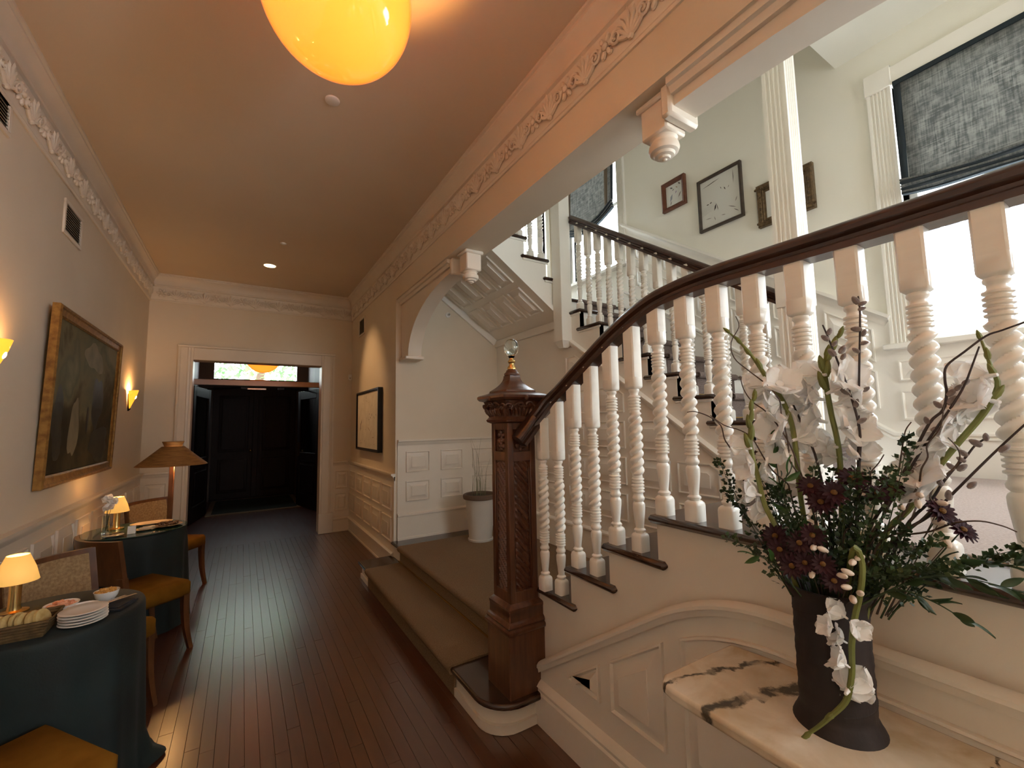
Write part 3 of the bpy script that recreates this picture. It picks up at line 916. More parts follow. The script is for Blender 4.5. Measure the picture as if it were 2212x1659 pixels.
MB().sweep([(-.02, -.075), (.012, -.075), (.02, -.06), (.02, 0), (-.02, 0)], [(2.61, YA - .012, sof(2.61)), (1.62, YA - .012, sof(1.62))]).build("wall_moulding", TRIM_DAYLIT, f3)
ca = 1 / sqrt(1 + .49)
for i in range(3):
    for j in range(4):
        s0, s1 = .14 + i * .42, .14 + i * .42 + .35
        t0, t1 = 3.36 + j * .285, 3.36 + j * .285 + .22
        f = lambda u, v, n: (2.60 - u * ca - n * .7 * ca * 1.0, v, sof(2.60) + u * ca * .7 - n * ca)
        raised_panel([(s0, t0), (s1, t0), (s1, t1), (s0, t1)], f, 2.2).build("soffit_panel", TRIM_DAYLIT, f3)

# ---- balusters
def baluster_mesh():
    mb = MB(); h = .0275
    # base block with softened shoulders
    def block(z0, z1, up):
        cs = []
        prof = [(h, 0), (h, .78), (h * .93, .90), (h * .70, 1.0)] if up else [(h * .70, 0), (h * .93, .10), (h, .22), (h, 1)]
        n = len(prof); vs = []; fs = []
        for r, q in prof:
            z = z0 + (z1 - z0) * q; c = r * .82
            vs += [(r, -c, z), (r, c, z), (c, r, z), (-c, r, z), (-r, c, z), (-r, -c, z), (-c, -r, z), (c, -r, z)]
        for i in range(n - 1):
            for k in range(8):
                fs.append((i * 8 + k, i * 8 + (k + 1) % 8, (i + 1) * 8 + (k + 1) % 8, (i + 1) * 8 + k))
        fs += [tuple(range(8)), tuple(range((n - 1) * 8, n * 8))]
        mb.add(vs, fs)
    block(0, .072, True)
    lo = [(.016, .068), (.018, .074), (.0235, .080), (.0235, .085), (.016, .092), (.0165, .100), (.0195, .125), (.024, .165),
          (.0245, .185), (.022, .192), (.017, .197), (.023, .204), (.0245, .212), (.020, .220), (.0185, .228)]
    z = .232
    for i in range(5):
        lo += [(.0195, z), (.0255, z + .003), (.0255, z + .008), (.0195, z + .011)]; z += .0125
    lo += [(.020, z), (.020, z + .006)]
    mb.lathe(lo, 14)
    za, zb = z + .004, .566
    # double barley twist
    ns, na = 72, 18; vs = []; fs = []
    for i in range(ns + 1):
        q = i / ns; zz = za + (zb - za) * q; ph = q * 2 * pi * 3.9
        env = min(1, q / .04, (1 - q) / .04)
        for k in range(na):
            a = 2 * pi * k / na
            r = .0135 + env * .0155 * abs(cos(a - ph)) ** .85 + (1 - env) * .004
            vs.append((r * cos(a), r * sin(a), zz))
    for i in range(ns):
        for k in range(na):
            fs.append((i * na + k, i * na + (k + 1) % na, (i + 1) * na + (k + 1) % na, (i + 1) * na + k))
    mb.add(vs, fs)
    up = [(.020, zb - .004), (.020, zb + .002)]
    z = zb + .004
    for i in range(5):
        up += [(.0195, z), (.0255, z + .003), (.0255, z + .008), (.0195, z + .011)]; z += .0125
    up += [(.017, z + .002), (.017, z + .010), (.022, z + .016), (.0225, z + .022), (.018, z + .030)]
    mb.lathe(up, 14)
    ztop = z + .026
    # short shoulder that the top block grows from
    block(ztop, ztop + .05, False)
    return mb, ztop + .05


bmb, BZ = baluster_mesh()
BMESH = bmb.mesh("baluster", 45); BMESH.materials.append(BALW)
hb = .0275; cb = hb * .82
tb = MB().prism([(hb, -cb), (hb, cb), (cb, hb), (-cb, hb), (-hb, cb), (-hb, -cb), (-cb, -hb), (cb, -hb)], 'z', 0, 1)
TMESH = tb.mesh("top_block"); TMESH.materials.append(BALW)


def baluster(parent, x, y, z, ztop):
    o = bpy.data.objects.new("baluster", BMESH); COL.objects.link(o); o.parent = parent
    o.matrix_parent_inverse = world_of(parent).inverted()
    o.location = (x, y, z)
    o.rotation_euler = (0, 0, random.choice((0, pi / 2, pi, -pi / 2)))
    t = bpy.data.objects.new("top_block", TMESH); COL.objects.link(t); t.parent = o
    t.location = (0, 0, BZ - .001); t.scale = (1, 1, max(.02, ztop - z - BZ + .012))
    return o


RAILP = [(a_ * 1.22, b_ * 1.15) for a_, b_ in [(-.026, -.033), (.026, -.033), (.026, -.018), (.018, -.012), (.020, -.004), (.032, .004), (.034, .014), (.028, .026), (.014, .033),
         (-.014, .033), (-.028, .026), (-.034, .014), (-.032, .004), (-.020, -.004), (-.018, -.012), (-.026, -.018)]]


def smooth_path(pts, n=6):
    P = [Vector(p) for p in pts]; out = []
    for i in range(len(P) - 1):
        p0, p1, p2, p3 = P[max(i - 1, 0)], P[i], P[i + 1], P[min(i + 2, len(P) - 1)]
        for k in range(n):
            t = k / n
            out.append(0.5 * ((2 * p1) + (p2 - p0) * t + (2 * p0 - 5 * p1 + 4 * p2 - p3) * t * t + (3 * p1 - p0 - 3 * p2 + p3) * t ** 3))
    out.append(P[-1])
    return out


b1 = thing("stair_balustrade", "white twisted balusters under the dark handrail of the near flight", "balustrade", (1.39, 1.0, tz[1]))
top_yz = [(-1.0, 2.028), (.30, 2.029), (.66, 2.033), (.87, 2.035), (1.026, 2.026), (1.161, 2.0), (1.347, 1.922), (1.568, 1.797), (1.75, 1.69)]
path = [(1.39, y, z - .038) for y, z in top_yz] + [(1.372, 1.83, 1.603), (1.325, 1.885, 1.530), (1.255, 1.930, 1.445)]
sp = smooth_path(path, 6)
MB().sweep(RAILP, sp).build("handrail", RAILW, b1)
MB().sweep([(a_ * 1.06, b_ * 1.06) for a_, b_ in RAILP], [(1.315, 1.886, 1.518), (1.262, 1.893, 1.452), (1.222, 1.899, 1.405)]).build("rail_end", RAILW, b1)


def rail_bottom(y):
    for i in range(len(sp) - 1):
        if sp[i].y <= y <= sp[i + 1].y:
            t = (y - sp[i].y) / (sp[i + 1].y - sp[i].y)
            return sp[i].z + (sp[i + 1].z - sp[i].z) * t - .038
    return sp[0].z - .038


for k in range(15):
    y = 1.912 - .1305 * k
    x = 1.39
    if k == 0: x, y = 1.352, 1.872
    if k == 1: x = 1.386
    zt = ZL if y < 1.16 else tz[3] if y < 1.43 else tz[2] if y < 1.69 else tz[1]
    baluster(b1, x, y, zt, rail_bottom(y))

b2 = thing("stair_balustrade", "white twisted balusters of the far flight seen below the pictures", "balustrade", (2.66, 2.2, ZL))
rl2 = lambda y: 2.24 + .686 * (y - 1.26)
MB().sweep(RAILP, [(2.655, 1.235, rl2(1.235) - .038), (2.655, 3.10, rl2(3.10) - .038)]).build("handrail", RAILW, b2)
for k in range(8):
    for q in (.055, .182):
        y = fy2[k] + q
        if 1.26 < y < 3.08:
            baluster(b2, 2.655, y, fz2[k], rl2(y) - .068)
b3 = thing("stair_balustrade", "upper balusters half hidden behind the beam", "balustrade", (2.2, 3.29, fz3[0]))
rl3 = lambda x: 3.84 + .70 * (2.47 - x)
MB().sweep(RAILP, [(2.50, 3.285, rl3(2.50) - .033), (1.62, 3.285, rl3(1.62) - .033)]).build("handrail", RAILW, b3)
for k in range(4):
    for q in (.06, .186):
        x = fx3[k] - q
        if x < 2.49: baluster(b3, x, 3.285, fz3[k], rl3(x) - .068)

# ---- square hanging post at the turn of the upper flights
hp = thing("stair_post", "white square post hanging where the upper flights meet", "post", (2.57, 3.17, 2.2))
pp = MB().box(2.505, 2.635, 3.105, 3.235, 2.26, 4.6, .005)
pp.build("post_shaft", TRIM_DAYLIT, hp)
MB().add([(2.505, 3.105, 2.262), (2.635, 3.105, 2.262), (2.635, 3.235, 2.262), (2.505, 3.235, 2.262), (2.54, 3.14, 2.20), (2.60, 3.14, 2.20), (2.60, 3.20, 2.20), (2.54, 3.20, 2.20)],
         [(0, 1, 5, 4), (1, 2, 6, 5), (2, 3, 7, 6), (3, 0, 4, 7), (4, 5, 6, 7), (0, 1, 2, 3)]).build("post_foot", TRIM_DAYLIT, hp)

# ---- fluted column on the landing
fc = thing("fluted_column", "tall square fluted column on the landing", "column", (2.64, 1.17, ZL))


def fluted_poly(x0, x1, y0, y1, n=4, d=.009):
    pts = []
    def side(ax, ay, bx, by, nx, ny):
        L_ = sqrt((bx - ax) ** 2 + (by - ay) ** 2); m = .016; w_ = (L_ - 2 * m) / n
        ux, uy = (bx - ax) / L_, (by - ay) / L_
        pts.append((ax, ay))
        for i in range(n):
            for q, dd in ((.12, 0), (.28, d), (.72, d), (.88, 0)):
                s = m + (i + q) * w_
                pts.append((ax + ux * s - nx * dd, ay + uy * s - ny * dd))
    side(x0, y0, x1, y0, 0, -1); side(x1, y0, x1, y1, 1, 0); side(x1, y1, x0, y1, 0, 1); side(x0, y1, x0, y0, -1, 0)
    return pts


cx0, cx1, cy0, cy1 = 2.565, 2.70, 1.10, 1.235
MB().prism(fluted_poly(cx0, cx1, cy0, cy1), 'z', ZL + .16, 2.14).build("fluted_shaft", TRIM_DAYLIT, fc, sharp=25)
MB().prism(fluted_poly(cx0 + .004, cx1 - .004, cy0 + .004, cy1 - .004), 'z', 2.42, 3.969).build("fluted_shaft", TRIM_DAYLIT, fc, sharp=25)
MB().box(cx0 - .006, cx1 + .006, cy0 - .006, cy1 + .006, 2.12, 2.44, .004).build("middle_block", TRIM_DAYLIT, fc)
MB().box(cx0 - .016, cx1 + .016, cy0 - .016, cy1 + .016, ZL, ZL + .15, .005).box(cx0 - .009, cx1 + .009, cy0 - .009, cy1 + .009, ZL + .15, ZL + .175, .006).build("column_base", TRIM_DAYLIT, fc)

# ---- arched brackets and turned pendants under the beam
def bracket(label, yw, sgn, y_cap):
    """yw: wall end, the arch runs from yw towards y_cap"""
    t = thing("arch_bracket", label, "bracket", (1.5, yw, 2.2))
    a = abs(yw - y_cap) - .22
    pts = [(yw, 2.20), (yw - sgn * .20, 2.20)]
    n = 14
    for i in range(n + 1):
        q = pi / 2 * i / n
        pts.append((y_cap + sgn * (a * cos(q)), 2.22 + .545 * sin(q)))
    pts += [(y_cap, 2.86), (yw, 2.86)]
    MB().prism(pts, 'x', 1.43, 1.57).build("bracket_web", TRIM, t)
    path = [(1.50, y, z) for y, z in pts[1:-2]]
    MB().sweep([(-.0705, -.006), (.0705, -.006), (.0705, .006), (-.0705, .006)], path).build("bracket_edge", TRIM, t)
    MB().box(1.405, 1.595, min(y_cap - sgn * .05, y_cap), max(y_cap - sgn * .05, y_cap), 2.72, 2.86, .012).build("bracket_cap", TRIM, t)
    MB().box(1.40, 1.60, min(yw - sgn * .24, yw), max(yw - sgn * .24, yw), 2.18, 2.215, .008).build("bracket_foot", TRIM, t)
    MB().prism([(1.41, 2.80), (1.59, 2.80), (1.60, 2.825), (1.615, 2.83), (1.615, 2.86), (1.385, 2.86), (1.385, 2.83), (1.40, 2.825)], 'y', min(yw, y_cap), max(yw, y_cap)).build("bracket_moulding", TRIM, t)
    return t


bracket("cream arched bracket springing from the wall beside the alcove", YA - .002, 1, 3.19)
bracket("orange-lit arched bracket under the near end of the beam", -.90, -1, 1.02)


def pendant(label, y):
    t = thing("pendant_drop", label, "pendant", (1.5, y, 2.6))
    MB().box(1.435, 1.565, y - .065, y + .065, 2.70, 2.845, .008).build("pendant_block", TRIM, t)
    MB().box(1.42, 1.58, y - .08, y + .08, 2.832, 2.86, .008).build("pendant_collar", TRIM, t)
    MB().lathe([(0, -.094), (.006, -.093), (.010, -.088), (.022, -.086), (.026, -.078), (.040, -.074), (.045, -.064), (.058, -.058), (.064, -.042), (.060, -.026), (.050, -.020), (.050, -.010), (.058, 0)], 28, (1.5, y), 2.70).build("turned_drop", TRIM, t)


pendant("turned white pendant block hanging near the pictures", 1.13)
pendant("turned white pendant block beside the alcove bracket", 2.99)

# ================================================================== NEWEL POST
NX, NY = 1.255, 2.008
nw = thing("newel_post", "carved dark walnut newel post with a glass ball finial", "newel post", (NX, NY, Z1))


def sq(mb, prof, cx=NX, cy=NY, ch=0.0):
    """square lathe: prof (half width, z)"""
    vs = []; fs = []; n = len(prof)
    for h, z in prof:
        c = h - ch
        vs += [(cx + h, cy - c, z), (cx + h, cy + c, z), (cx + c, cy + h, z), (cx - c, cy + h, z), (cx - h, cy + c, z), (cx - h, cy - c, z), (cx - c, cy - h, z), (cx + c, cy - h, z)]
    for i in range(n - 1):
        for k in range(8):
            fs.append((i * 8 + k, i * 8 + (k + 1) % 8, (i + 1) * 8 + (k + 1) % 8, (i + 1) * 8 + k))
    fs += [tuple(range(8)), tuple(range((n - 1) * 8, n * 8))]
    return mb.add(vs, fs)


sq(MB(), [(.112, Z1), (.112, .462)], ch=.003).build("base_block", NEWELW, nw)
sq(MB(), [(.120, .455), (.124, .462), (.124, .474), (.114, .482), (.118, .492), (.112, .505), (.103, .512), (.103, .555), (.106, .560), (.106, .572), (.096, .582), (.088, .592)], ch=.003).build("base_moulding", NEWELW, nw)
# shaft: core plus raised frame so the panels sit back
sh = sq(MB(), [(.071, .585), (.071, 1.505)], ch=.001).build("shaft", NEWELW, nw)
HS = .086
for sx, sy in ((1, 1), (1, -1), (-1, 1), (-1, -1)):
    x0, x1 = sorted((NX + sx * HS, NX + sx * (HS - .034))); y0, y1 = sorted((NY + sy * HS, NY + sy * (HS - .034)))
    MB().box(x0, x1, y0, y1, .585, 1.505, .003).build("shaft_stile", NEWELW, sh)


def face_map(k):
    """local (u, n, z) of face k to world; faces: 0 -y, 1 -x, 2 +y, 3 +x"""
    def f(u, v, n):
        d = HS - .022 + n
        return [(NX + u, NY - d, v), (NX - d, NY - u, v), (NX - u, NY + d, v), (NX + d, NY + u, v)][k]
    return f


for k in range(4):
    f = face_map(k)
    for z0, z1 in ((.585, .645), (1.300, 1.350), (1.465, 1.505)):
        q = MB().box(-.055, .055, -.01, .0215, z0, z1, .002); mb = MB(); mb.add([f(x, z, n) for x, n, z in q.v], q.f); mb.build("shaft_rail", NEWELW, sh)
    # twisted rope panel
    nu, nv = 12, 150; vs = []; fs = []
    for j in range(nv + 1):
        for i in range(nu + 1):
            u = -.050 + .100 * i / nu; z = .645 + .655 * j / nv
            e = min(1, min(i, nu - i) / 1.5)
            dpt = .019 * abs(sin(pi * (z + u * 1.05 + .3) / .034)) ** .8 * e - .002 + .004 * (1 - (u / .05) ** 2)
            vs.append(f(u, z, dpt))
    for j in range(nv):
        for i in range(nu):
            a = j * (nu + 1) + i
            fs.append((a, a + 1, a + nu + 2, a + nu + 1))
    MB().add(vs, fs).build("rope_panel", NEWELW, sh, sharp=60)
    # inner bead frame of the rope panel
    q = MB()
    for a, b, c, d in ((-.052, -.045, .645, 1.30), (.045, .052, .645, 1.30), (-.052, .052, .645, .652), (-.052, .052, 1.293, 1.30)):
        w_ = MB().box(a, b, -.004, .014, c, d, .002); q.add([f(x, z, n) for x, n, z in w_.v], w_.f)
    q.build("panel_bead", NEWELW, sh)
    # small carved panel
    q = MB()
    for j in range(3):
        for i in (-1, 1):
            a = i * .6
            q.ellipsoid(f(i * .020, 1.378 + j * .028, .004), (.016, .016, .016), 8, 5)
    for j in range(7):
        q.ellipsoid(f(0.006 * sin(j * 2.0), 1.362 + j * .015, .008), (.010, .010, .012), 7, 5)
    q.build("carved_panel", NEWELW, sh)
    # frieze: scrolls over leaf tongues, leaning outwards
    def g(u, v, n, f=f):
        q_ = (v - 1.532) / .085
        return f(u * (1 + .25 * q_), v, n + .028 + .030 * q_)
    q = MB()
    for j in range(-4, 5):
        u = j * .021
        pts = [(u * 1.0, 1.540, .000), (u * 1.02, 1.558, .006), (u * 1.06, 1.572, .006), (u * 1.1, 1.582, .001)]
        q.tube([g(*p) for p in pts], [.005, .010, .009, .003], 6)
    for s_ in (-1, 1):
        pts = []; rr = []
        for i in range(20):
            t_ = i / 19; a = t_ * 3.2 * pi
            r = .019 * (1 - .8 * t_)
            pts.append(g(s_ * (.022 + r * cos(a)), 1.598 + r * .75 * sin(a), .004 + .006 * t_)); rr.append(.0050)
        q.tube(pts, rr, 5)
        pts = []; rr = []
        for i in range(20):
            t_ = i / 19; a = pi + t_ * 3.0 * pi
            r = .021 * (1 - .8 * t_)
            pts.append(g(s_ * (.082 + r * cos(a)), 1.590 + r * .8 * sin(a), .004 + .006 * t_)); rr.append(.0055)
        q.tube(pts, rr, 5)
        q.tube([g(s_ * .04, 1.602, .004), g(s_ * .055, 1.592, .006), g(s_ * .064, 1.598, .005)], .0045, 5)
    q.build("carved_frieze", NEWELW, nw)
    st_ = MB(); st_.ellipsoid(f(0, 1.632, .078), (.012, .012, .014), 8, 6); st_.build("star_boss", NEWELW, nw)
sq(MB(), [(.090, 1.500), (.104, 1.508), (.108, 1.518), (.100, 1.528), (.096, 1.534), (.110, 1.60), (.118, 1.618), (.136, 1.624), (.144, 1.634), (.144, 1.646), (.138, 1.652), (.100, 1.664), (.094, 1.668)], ch=.003).build("cap_slab", NEWELW, nw)
conc = [(.094, 1.664), (.092, 1.676)]
for i in range(11):
    t_ = i / 10
    conc.append((.034 + .056 * (1 - t_) ** 2.1, 1.678 + .082 * t_))
sq(MB(), conc, ch=.002).build("cap_pyramid", NEWELW, nw)
MB().lathe([(.030, 1.756), (.042, 1.762), (.043, 1.772), (.034, 1.780), (.030, 1.790), (.020, 1.796)], 20, (NX, NY)).build("finial_collar", NEWELW, nw)
MB().lathe([(.017, 1.790), (.024, 1.796), (.024, 1.806), (.014, 1.820), (.014, 1.828), (.020, 1.834), (.021, 1.842), (.013, 1.850), (.012, 1.858)], 20, (NX, NY)).build("finial_stem", BRASS, nw)
gl = [(.009, 1.855), (.016, 1.862), (.018, 1.868)]
for i in range(15):
    q = pi * (.13 + .87 * i / 14)
    gl.append((max(0.0, .041 * sin(q) ** .85), 1.917 - .050 * cos(q)))
MB().lathe(gl, 32, (NX, NY)).build("glass_ball", mat("newel_glass", (.78, .90, .90), .0, trans=1.0, ior=1.52), nw, sharp=80)

# ================================================================== MARBLE SHELF, VASE
MARBLE = bpy.data.materials.new("veined_marble"); MARBLE.use_nodes = True
def _marble():
    nt = MARBLE.node_tree; N = nt.nodes; L = nt.links; b = N["Principled BSDF"]
    b.inputs["Roughness"].default_value = .22
    tc = N.new("ShaderNodeTexCoord"); sx = N.new("ShaderNodeSeparateXYZ")
    L.new(tc.outputs["Object"], sx.inputs[0])
    def noise(scale, detail, dist=0.0, rough=.55):
        n = N.new("ShaderNodeTexNoise"); n.inputs["Scale"].default_value = scale; n.inputs["Detail"].default_value = detail
        n.inputs["Distortion"].default_value = dist; n.inputs["Roughness"].default_value = rough
        L.new(tc.outputs["Object"], n.inputs["Vector"]); return n.outputs["Fac"]
    def mth(op, a, b_=None):
        m = N.new("ShaderNodeMath"); m.operation = op
        for i, q in enumerate((a, b_)):
            if q is None: continue
            if isinstance(q, (int, float)): m.inputs[i].default_value = q
            else: L.new(q, m.inputs[i])
        return m.outputs[0]
    n1 = noise(7.0, 8, .6, .62); n2 = noise(26.0, 5, .4)
    wob = mth('ADD', mth('MULTIPLY', mth('SUBTRACT', n1, .5), .16), mth('MULTIPLY', mth('SUBTRACT', n2, .5), .035))
    run = mth('ADD', mth('ADD', sx.outputs["Y"], mth('MULTIPLY', sx.outputs["X"], .26)), wob)
    cover = None
    for centre, wide in ((1.055, .013), (.935, .026), (.60, .008), (.33, .020), (-.05, .018)):
        d = mth('ABSOLUTE', mth('SUBTRACT', run, centre))
        mr = N.new("ShaderNodeMapRange"); mr.interpolation_type = 'SMOOTHSTEP'
        mr.inputs["From Min"].default_value = wide * .35; mr.inputs["From Max"].default_value = wide
        mr.inputs["To Min"].default_value = 1; mr.inputs["To Max"].default_value = 0
        L.new(d, mr.inputs["Value"])
        cover = mr.outputs[0] if cover is None else mth('MAXIMUM', cover, mr.outputs[0])
    brk = N.new("ShaderNodeMapRange"); brk.inputs["From Min"].default_value = .40; brk.inputs["From Max"].default_value = .56
    L.new(noise(14.0, 6, 1.0), brk.inputs["Value"])
    fac = mth('MULTIPLY', cover, mth('ADD', mth('MULTIPLY', brk.outputs[0], .75), .2))
    cl = N.new("ShaderNodeValToRGB")
    cl.color_ramp.elements[0].position = .35; cl.color_ramp.elements[0].color = (.50, .38, .24, 1)
    cl.color_ramp.elements[1].position = .62; cl.color_ramp.elements[1].color = (.70, .61, .48, 1)
    L.new(noise(6.0, 5, .5), cl.inputs["Fac"])
    mx = N.new("ShaderNodeMix"); mx.data_type = 'RGBA'
    mx.inputs["B"].default_value = (.045, .040, .030, 1)
    L.new(fac, mx.inputs["Factor"]); L.new(cl.outputs["Color"], mx.inputs["A"])
    L.new(mx.outputs["Result"], b.inputs["Base Color"])
_marble()
ZM = .81
ms = thing("marble_shelf", "cream marble shelf with dark veins on the dado", "shelf", (1.15, .2, ZM))
plan = [(1.322, -.75), (1.322, .70), (1.30, .835), (1.20, .84), (1.06, .842), (1.00, .845), (.968, .825), (.957, .785), (.955, -.75)]
o = MB().prism(plan, 'z', ZM - .030, ZM).build("marble_slab", MARBLE, ms, sharp=50)
bv = o.modifiers.new("edge", 'BEVEL'); bv.width = .009; bv.segments = 4; bv.limit_method = 'ANGLE'
for y in (-.55, .25):
    MB().prism([(1.322, ZM - .03), (1.02, ZM - .03), (1.05, ZM - .07), (1.16, ZM - .11), (1.25, ZM - .20), (1.322, ZM - .26)], 'y', y, y + .05).build("bracket", TRIM, ms)

VO = Vector((1.17, .50, ZM)); VH = Vector((1.17, .50, 0)).normalized(); VR = Vector((VH.y, -VH.x, 0))


def V(u, v, w=0.0):
    """point in the vase's own frame: u sideways, v above the shelf, w to the front"""
    return VO + VR * u - VH * w + Vector((0, 0, v))


VASEM = mat("dark_fluted_clay", (0.013, 0.0085, 0.008), .7, col2=(.024, .015, .0135), nscale=18, stretch=(1, 1, .3), bump=.5, bscale=40)
vs_ = thing("flower_vase", "tall dark brown ridged vase on the marble shelf", "vase", tuple(VO))
prof = []
for i in range(44):
    q = i / 43; z = .30 * q
    r = .073 + .015 * max(0, 1 - q / .12) ** 1.4 + .016 * max(0, (q - .86) / .14) ** 1.5 + .0007 * sin(q * 40) + .0005 * sin(q * 95)
    prof.append((r, z))
pin = [(.070 + .012, .302), (.078, .298), (.066, .25), (.064, .02), (0, .02)]
MB().lathe(prof + [(.086, .302)] + pin, 40, (VO.x, VO.y), ZM).build("vase_body", VASEM, vs_, sharp=60)
sp_ = MB()
for j in range(4):
    pts = []
    for i in range(26):
        a = -2.6 + i * .13; pts.append((VO.x + .0725 * cos(a + j), VO.y + .0725 * sin(a + j), ZM + .05 + j * .055 + i * .0018))
    sp_.tube(pts, .0018, 5)
sp_.build("carved_ridge", VASEM, vs_)

# ================================================================== FLOWERS
PETAL = mat("white_petal", (.88, .88, .86), .55, col2=(.93, .92, .90), nscale=6); translucent(PETAL, .28)
STEMG = mat("gladiolus_green", (.15, .17, .040), .5, col2=(.26, .28, .08), nscale=8); translucent(STEMG, .2)
TWIG = mat("dark_twig", (.028, .018, .018), .6, col2=(.05, .032, .028), nscale=20)
CURLY = mat("brown_curly_twig", (.05, .030, .020), .55, col2=(.09, .055, .035), nscale=20)
CATK = mat("grey_catkin", (.13, .10, .095), .95, col2=(.24, .20, .185), nscale=60, sheen=.6)
MAROON = mat("maroon_petal", (.022, .003, .008), .6, col2=(.05, .006, .016), nscale=8); translucent(MAROON, .25)
YEL = mat("flower_centre", (.13, .06, .01), .8, bump=.6, bscale=200)
LEAFD = mat("boxwood_leaf", (.016, .034, .012), .4, col2=(.055, .090, .030), nscale=12); translucent(LEAFD, .25)
LEAFB = mat("ruscus_leaf", (.030, .085, .022), .3, col2=(.08, .17, .04), nscale=5); translucent(LEAFB, .3)
POD = mat("pale_pod", (.55, .45, .36), .6, col2=(.68, .58, .48), nscale=9)


def floret(ruffle_seed, size=.050):
    rnd = random.Random(ruffle_seed); mb = MB()
    for k in range(6):
        a0 = k * pi / 3 + (.0 if k % 2 else .1)
        ln = size * (1.0 if k % 2 else .88) * rnd.uniform(.9, 1.1); wd = size * .55
        op = .75 + .25 * rnd.random() - (.12 if k % 2 else 0)
        nu, nv = 6, 6; vs = []; fs = []
        for i in range(nu + 1):
            q = i / nu
            wq = wd * (sin(pi * min(1, q * .92 + .06)) ** .7)
            for j in range(nv + 1):
                s_ = (j / nv - .5) * 2
                r = ln * q * sin(op * (.55 + .6 * q)) + .004
                h = ln * q * cos(op * (.45 + .75 * q))
                rf = .10 * size * sin(j * 2.6 + k + ruffle_seed) * q * q
                x = r; y = s_ * wq; z = h + rf - .25 * size * s_ * s_ * (1 - q) * .4
                vs.append((x * cos(a0) - y * sin(a0), x * sin(a0) + y * cos(a0), z))
        for i in range(nu):
            for j in range(nv):
                a = i * (nv + 1) + j
                fs.append((a, a + 1, a + nv + 2, a + nv + 1))
        mb.add(vs, fs)
    mb.lathe([(.003, -.018), (.004, -.008), (.006, .0), (.009, .010)], 8)
    return mb


FLO = []
for i in range(4):
    me = floret(i + 1).mesh("floret", 70); me.materials.append(PETAL); FLO.append(me)


def bud_mesh(l=.035, r=.007):
    return MB().lathe([(.0, 0), (r * .7, l * .1), (r, l * .35), (r * .8, l * .65), (r * .35, l * .9), (0, l)], 8)


me_b = bud_mesh().mesh("bud"); me_b.materials.append(STEMG)


def orient(p, d, spin=0.0, s=1.0):
    d = Vector(d).normalized()
    q = d.to_track_quat('Z', 'Y')
    return Matrix.Translation(p) @ q.to_matrix().to_4x4() @ Matrix.Rotation(spin, 4, 'Z') @ Matrix.Scale(s, 4)


def gladiolus(label, pts, fl, w0=.02, nbud=6, wslope=0.0, fsize=1.0, mouth=(.0, .0)):
    """pts: (u, v) from tip to base in the vase frame; fl: floret places"""
    t = thing("gladiolus_stem", label, "flower", tuple(V(*mouth, 0)) if False else tuple(V(pts[-1][0], pts[-1][1], w0)), 0, "white gladioli in the vase")
    n = len(pts)
    P = [V(u, v, w0 + wslope * (1 - i / (n - 1))) for i, (u, v) in enumerate(pts)]
    if pts[-1][1] > .30: P.append(V(pts[-1][0] * .55, .24, .012 + random.uniform(-.02, .02)))
    P = smooth_path(P, 4); m = len(P)
    MB().tube(P, [.0022 + .0038 * min(1, i / (m * .35)) for i in range(m)], 7).build("stem", STEMG, t)
    for k in range(nbud):
        i = int(k * m * .42 / nbud); p = P[i]
        d = (P[max(i - 1, 0)] - P[min(i + 1, m - 1)]).normalized()
        side = VR * (1 if k % 2 else -1) * .45 + VH * -.2
        me = me_b
        o = link("bud", me, t); o.matrix_parent_inverse = world_of(t).inverted()
        o.matrix_basis = orient(p, d + side * (.16 + .05 * k), 0, .7 + .10 * k)
    for k, (u, v) in enumerate(fl):
        p = V(u, v, w0 + .012 * (1 if k % 2 else -1) + wslope * .5)
        near = min(P, key=lambda q: (q - p).length)
        d = (p - near); d = d.normalized() if d.length > .006 else Vector((0, 0, 1))
        d = d + VH * -.55 * (1 if (k * 7) % 3 else -.6) + Vector((0, 0, .25))
        o = link("floret", FLO[k % 4], t); o.matrix_parent_inverse = world_of(t).inverted()
        o.matrix_basis = orient(p - d.normalized() * .012, d, k * 1.3, (fsize[k] if hasattr(fsize, '__len__') else fsize) * random.uniform(.9, 1.12))
    return t


gladiolus("white gladiolus leaning left, lowest of the upright ones, with a plain green bud spike",
          [(-0.119, 0.74), (-0.129, 0.694), (-0.133, 0.634), (-0.13, 0.592), (-0.121, 0.541), (-0.111, 0.48), (-0.086, 0.413)],
          [(-0.149, 0.617), (-0.146, 0.574), (-0.104, 0.555), (-0.142, 0.511), (-0.126, 0.465)], .05, 7, fsize=.85)
gladiolus("white gladiolus bending to the far left tip beneath the handrail",
          [(-0.169, 0.919), (-0.135, 0.875), (-0.111, 0.833), (-0.091, 0.792), (-0.062, 0.735), (-0.046, 0.676), (-0.041, 0.598), (-0.039, 0.498)],
          [(-0.107, 0.771), (-0.063, 0.777), (-0.045, 0.743), (-0.085, 0.727), (-0.055, 0.700), (-0.084, 0.668), (-0.035, 0.640), (-.075, .61)], 0.0, 4)
gladiolus("upright white gladiolus in the middle with a tall green bud spike",
          [(0.063, 0.886), (0.042, 0.846), (0.03, 0.811), (0.031, 0.754), (0.035, 0.699), (0.042, 0.639), (0.044, 0.581), (0.039, 0.466)],
          [(0.008, 0.792), (0.066, 0.785), (-0.004, 0.74), (0.070, 0.729), (-0.004, 0.687), (0.072, 0.67), (0.018, 0.62), (0.074, 0.624), (0.03, 0.60), (.055, .76)], -.02, 9, fsize=1.1)
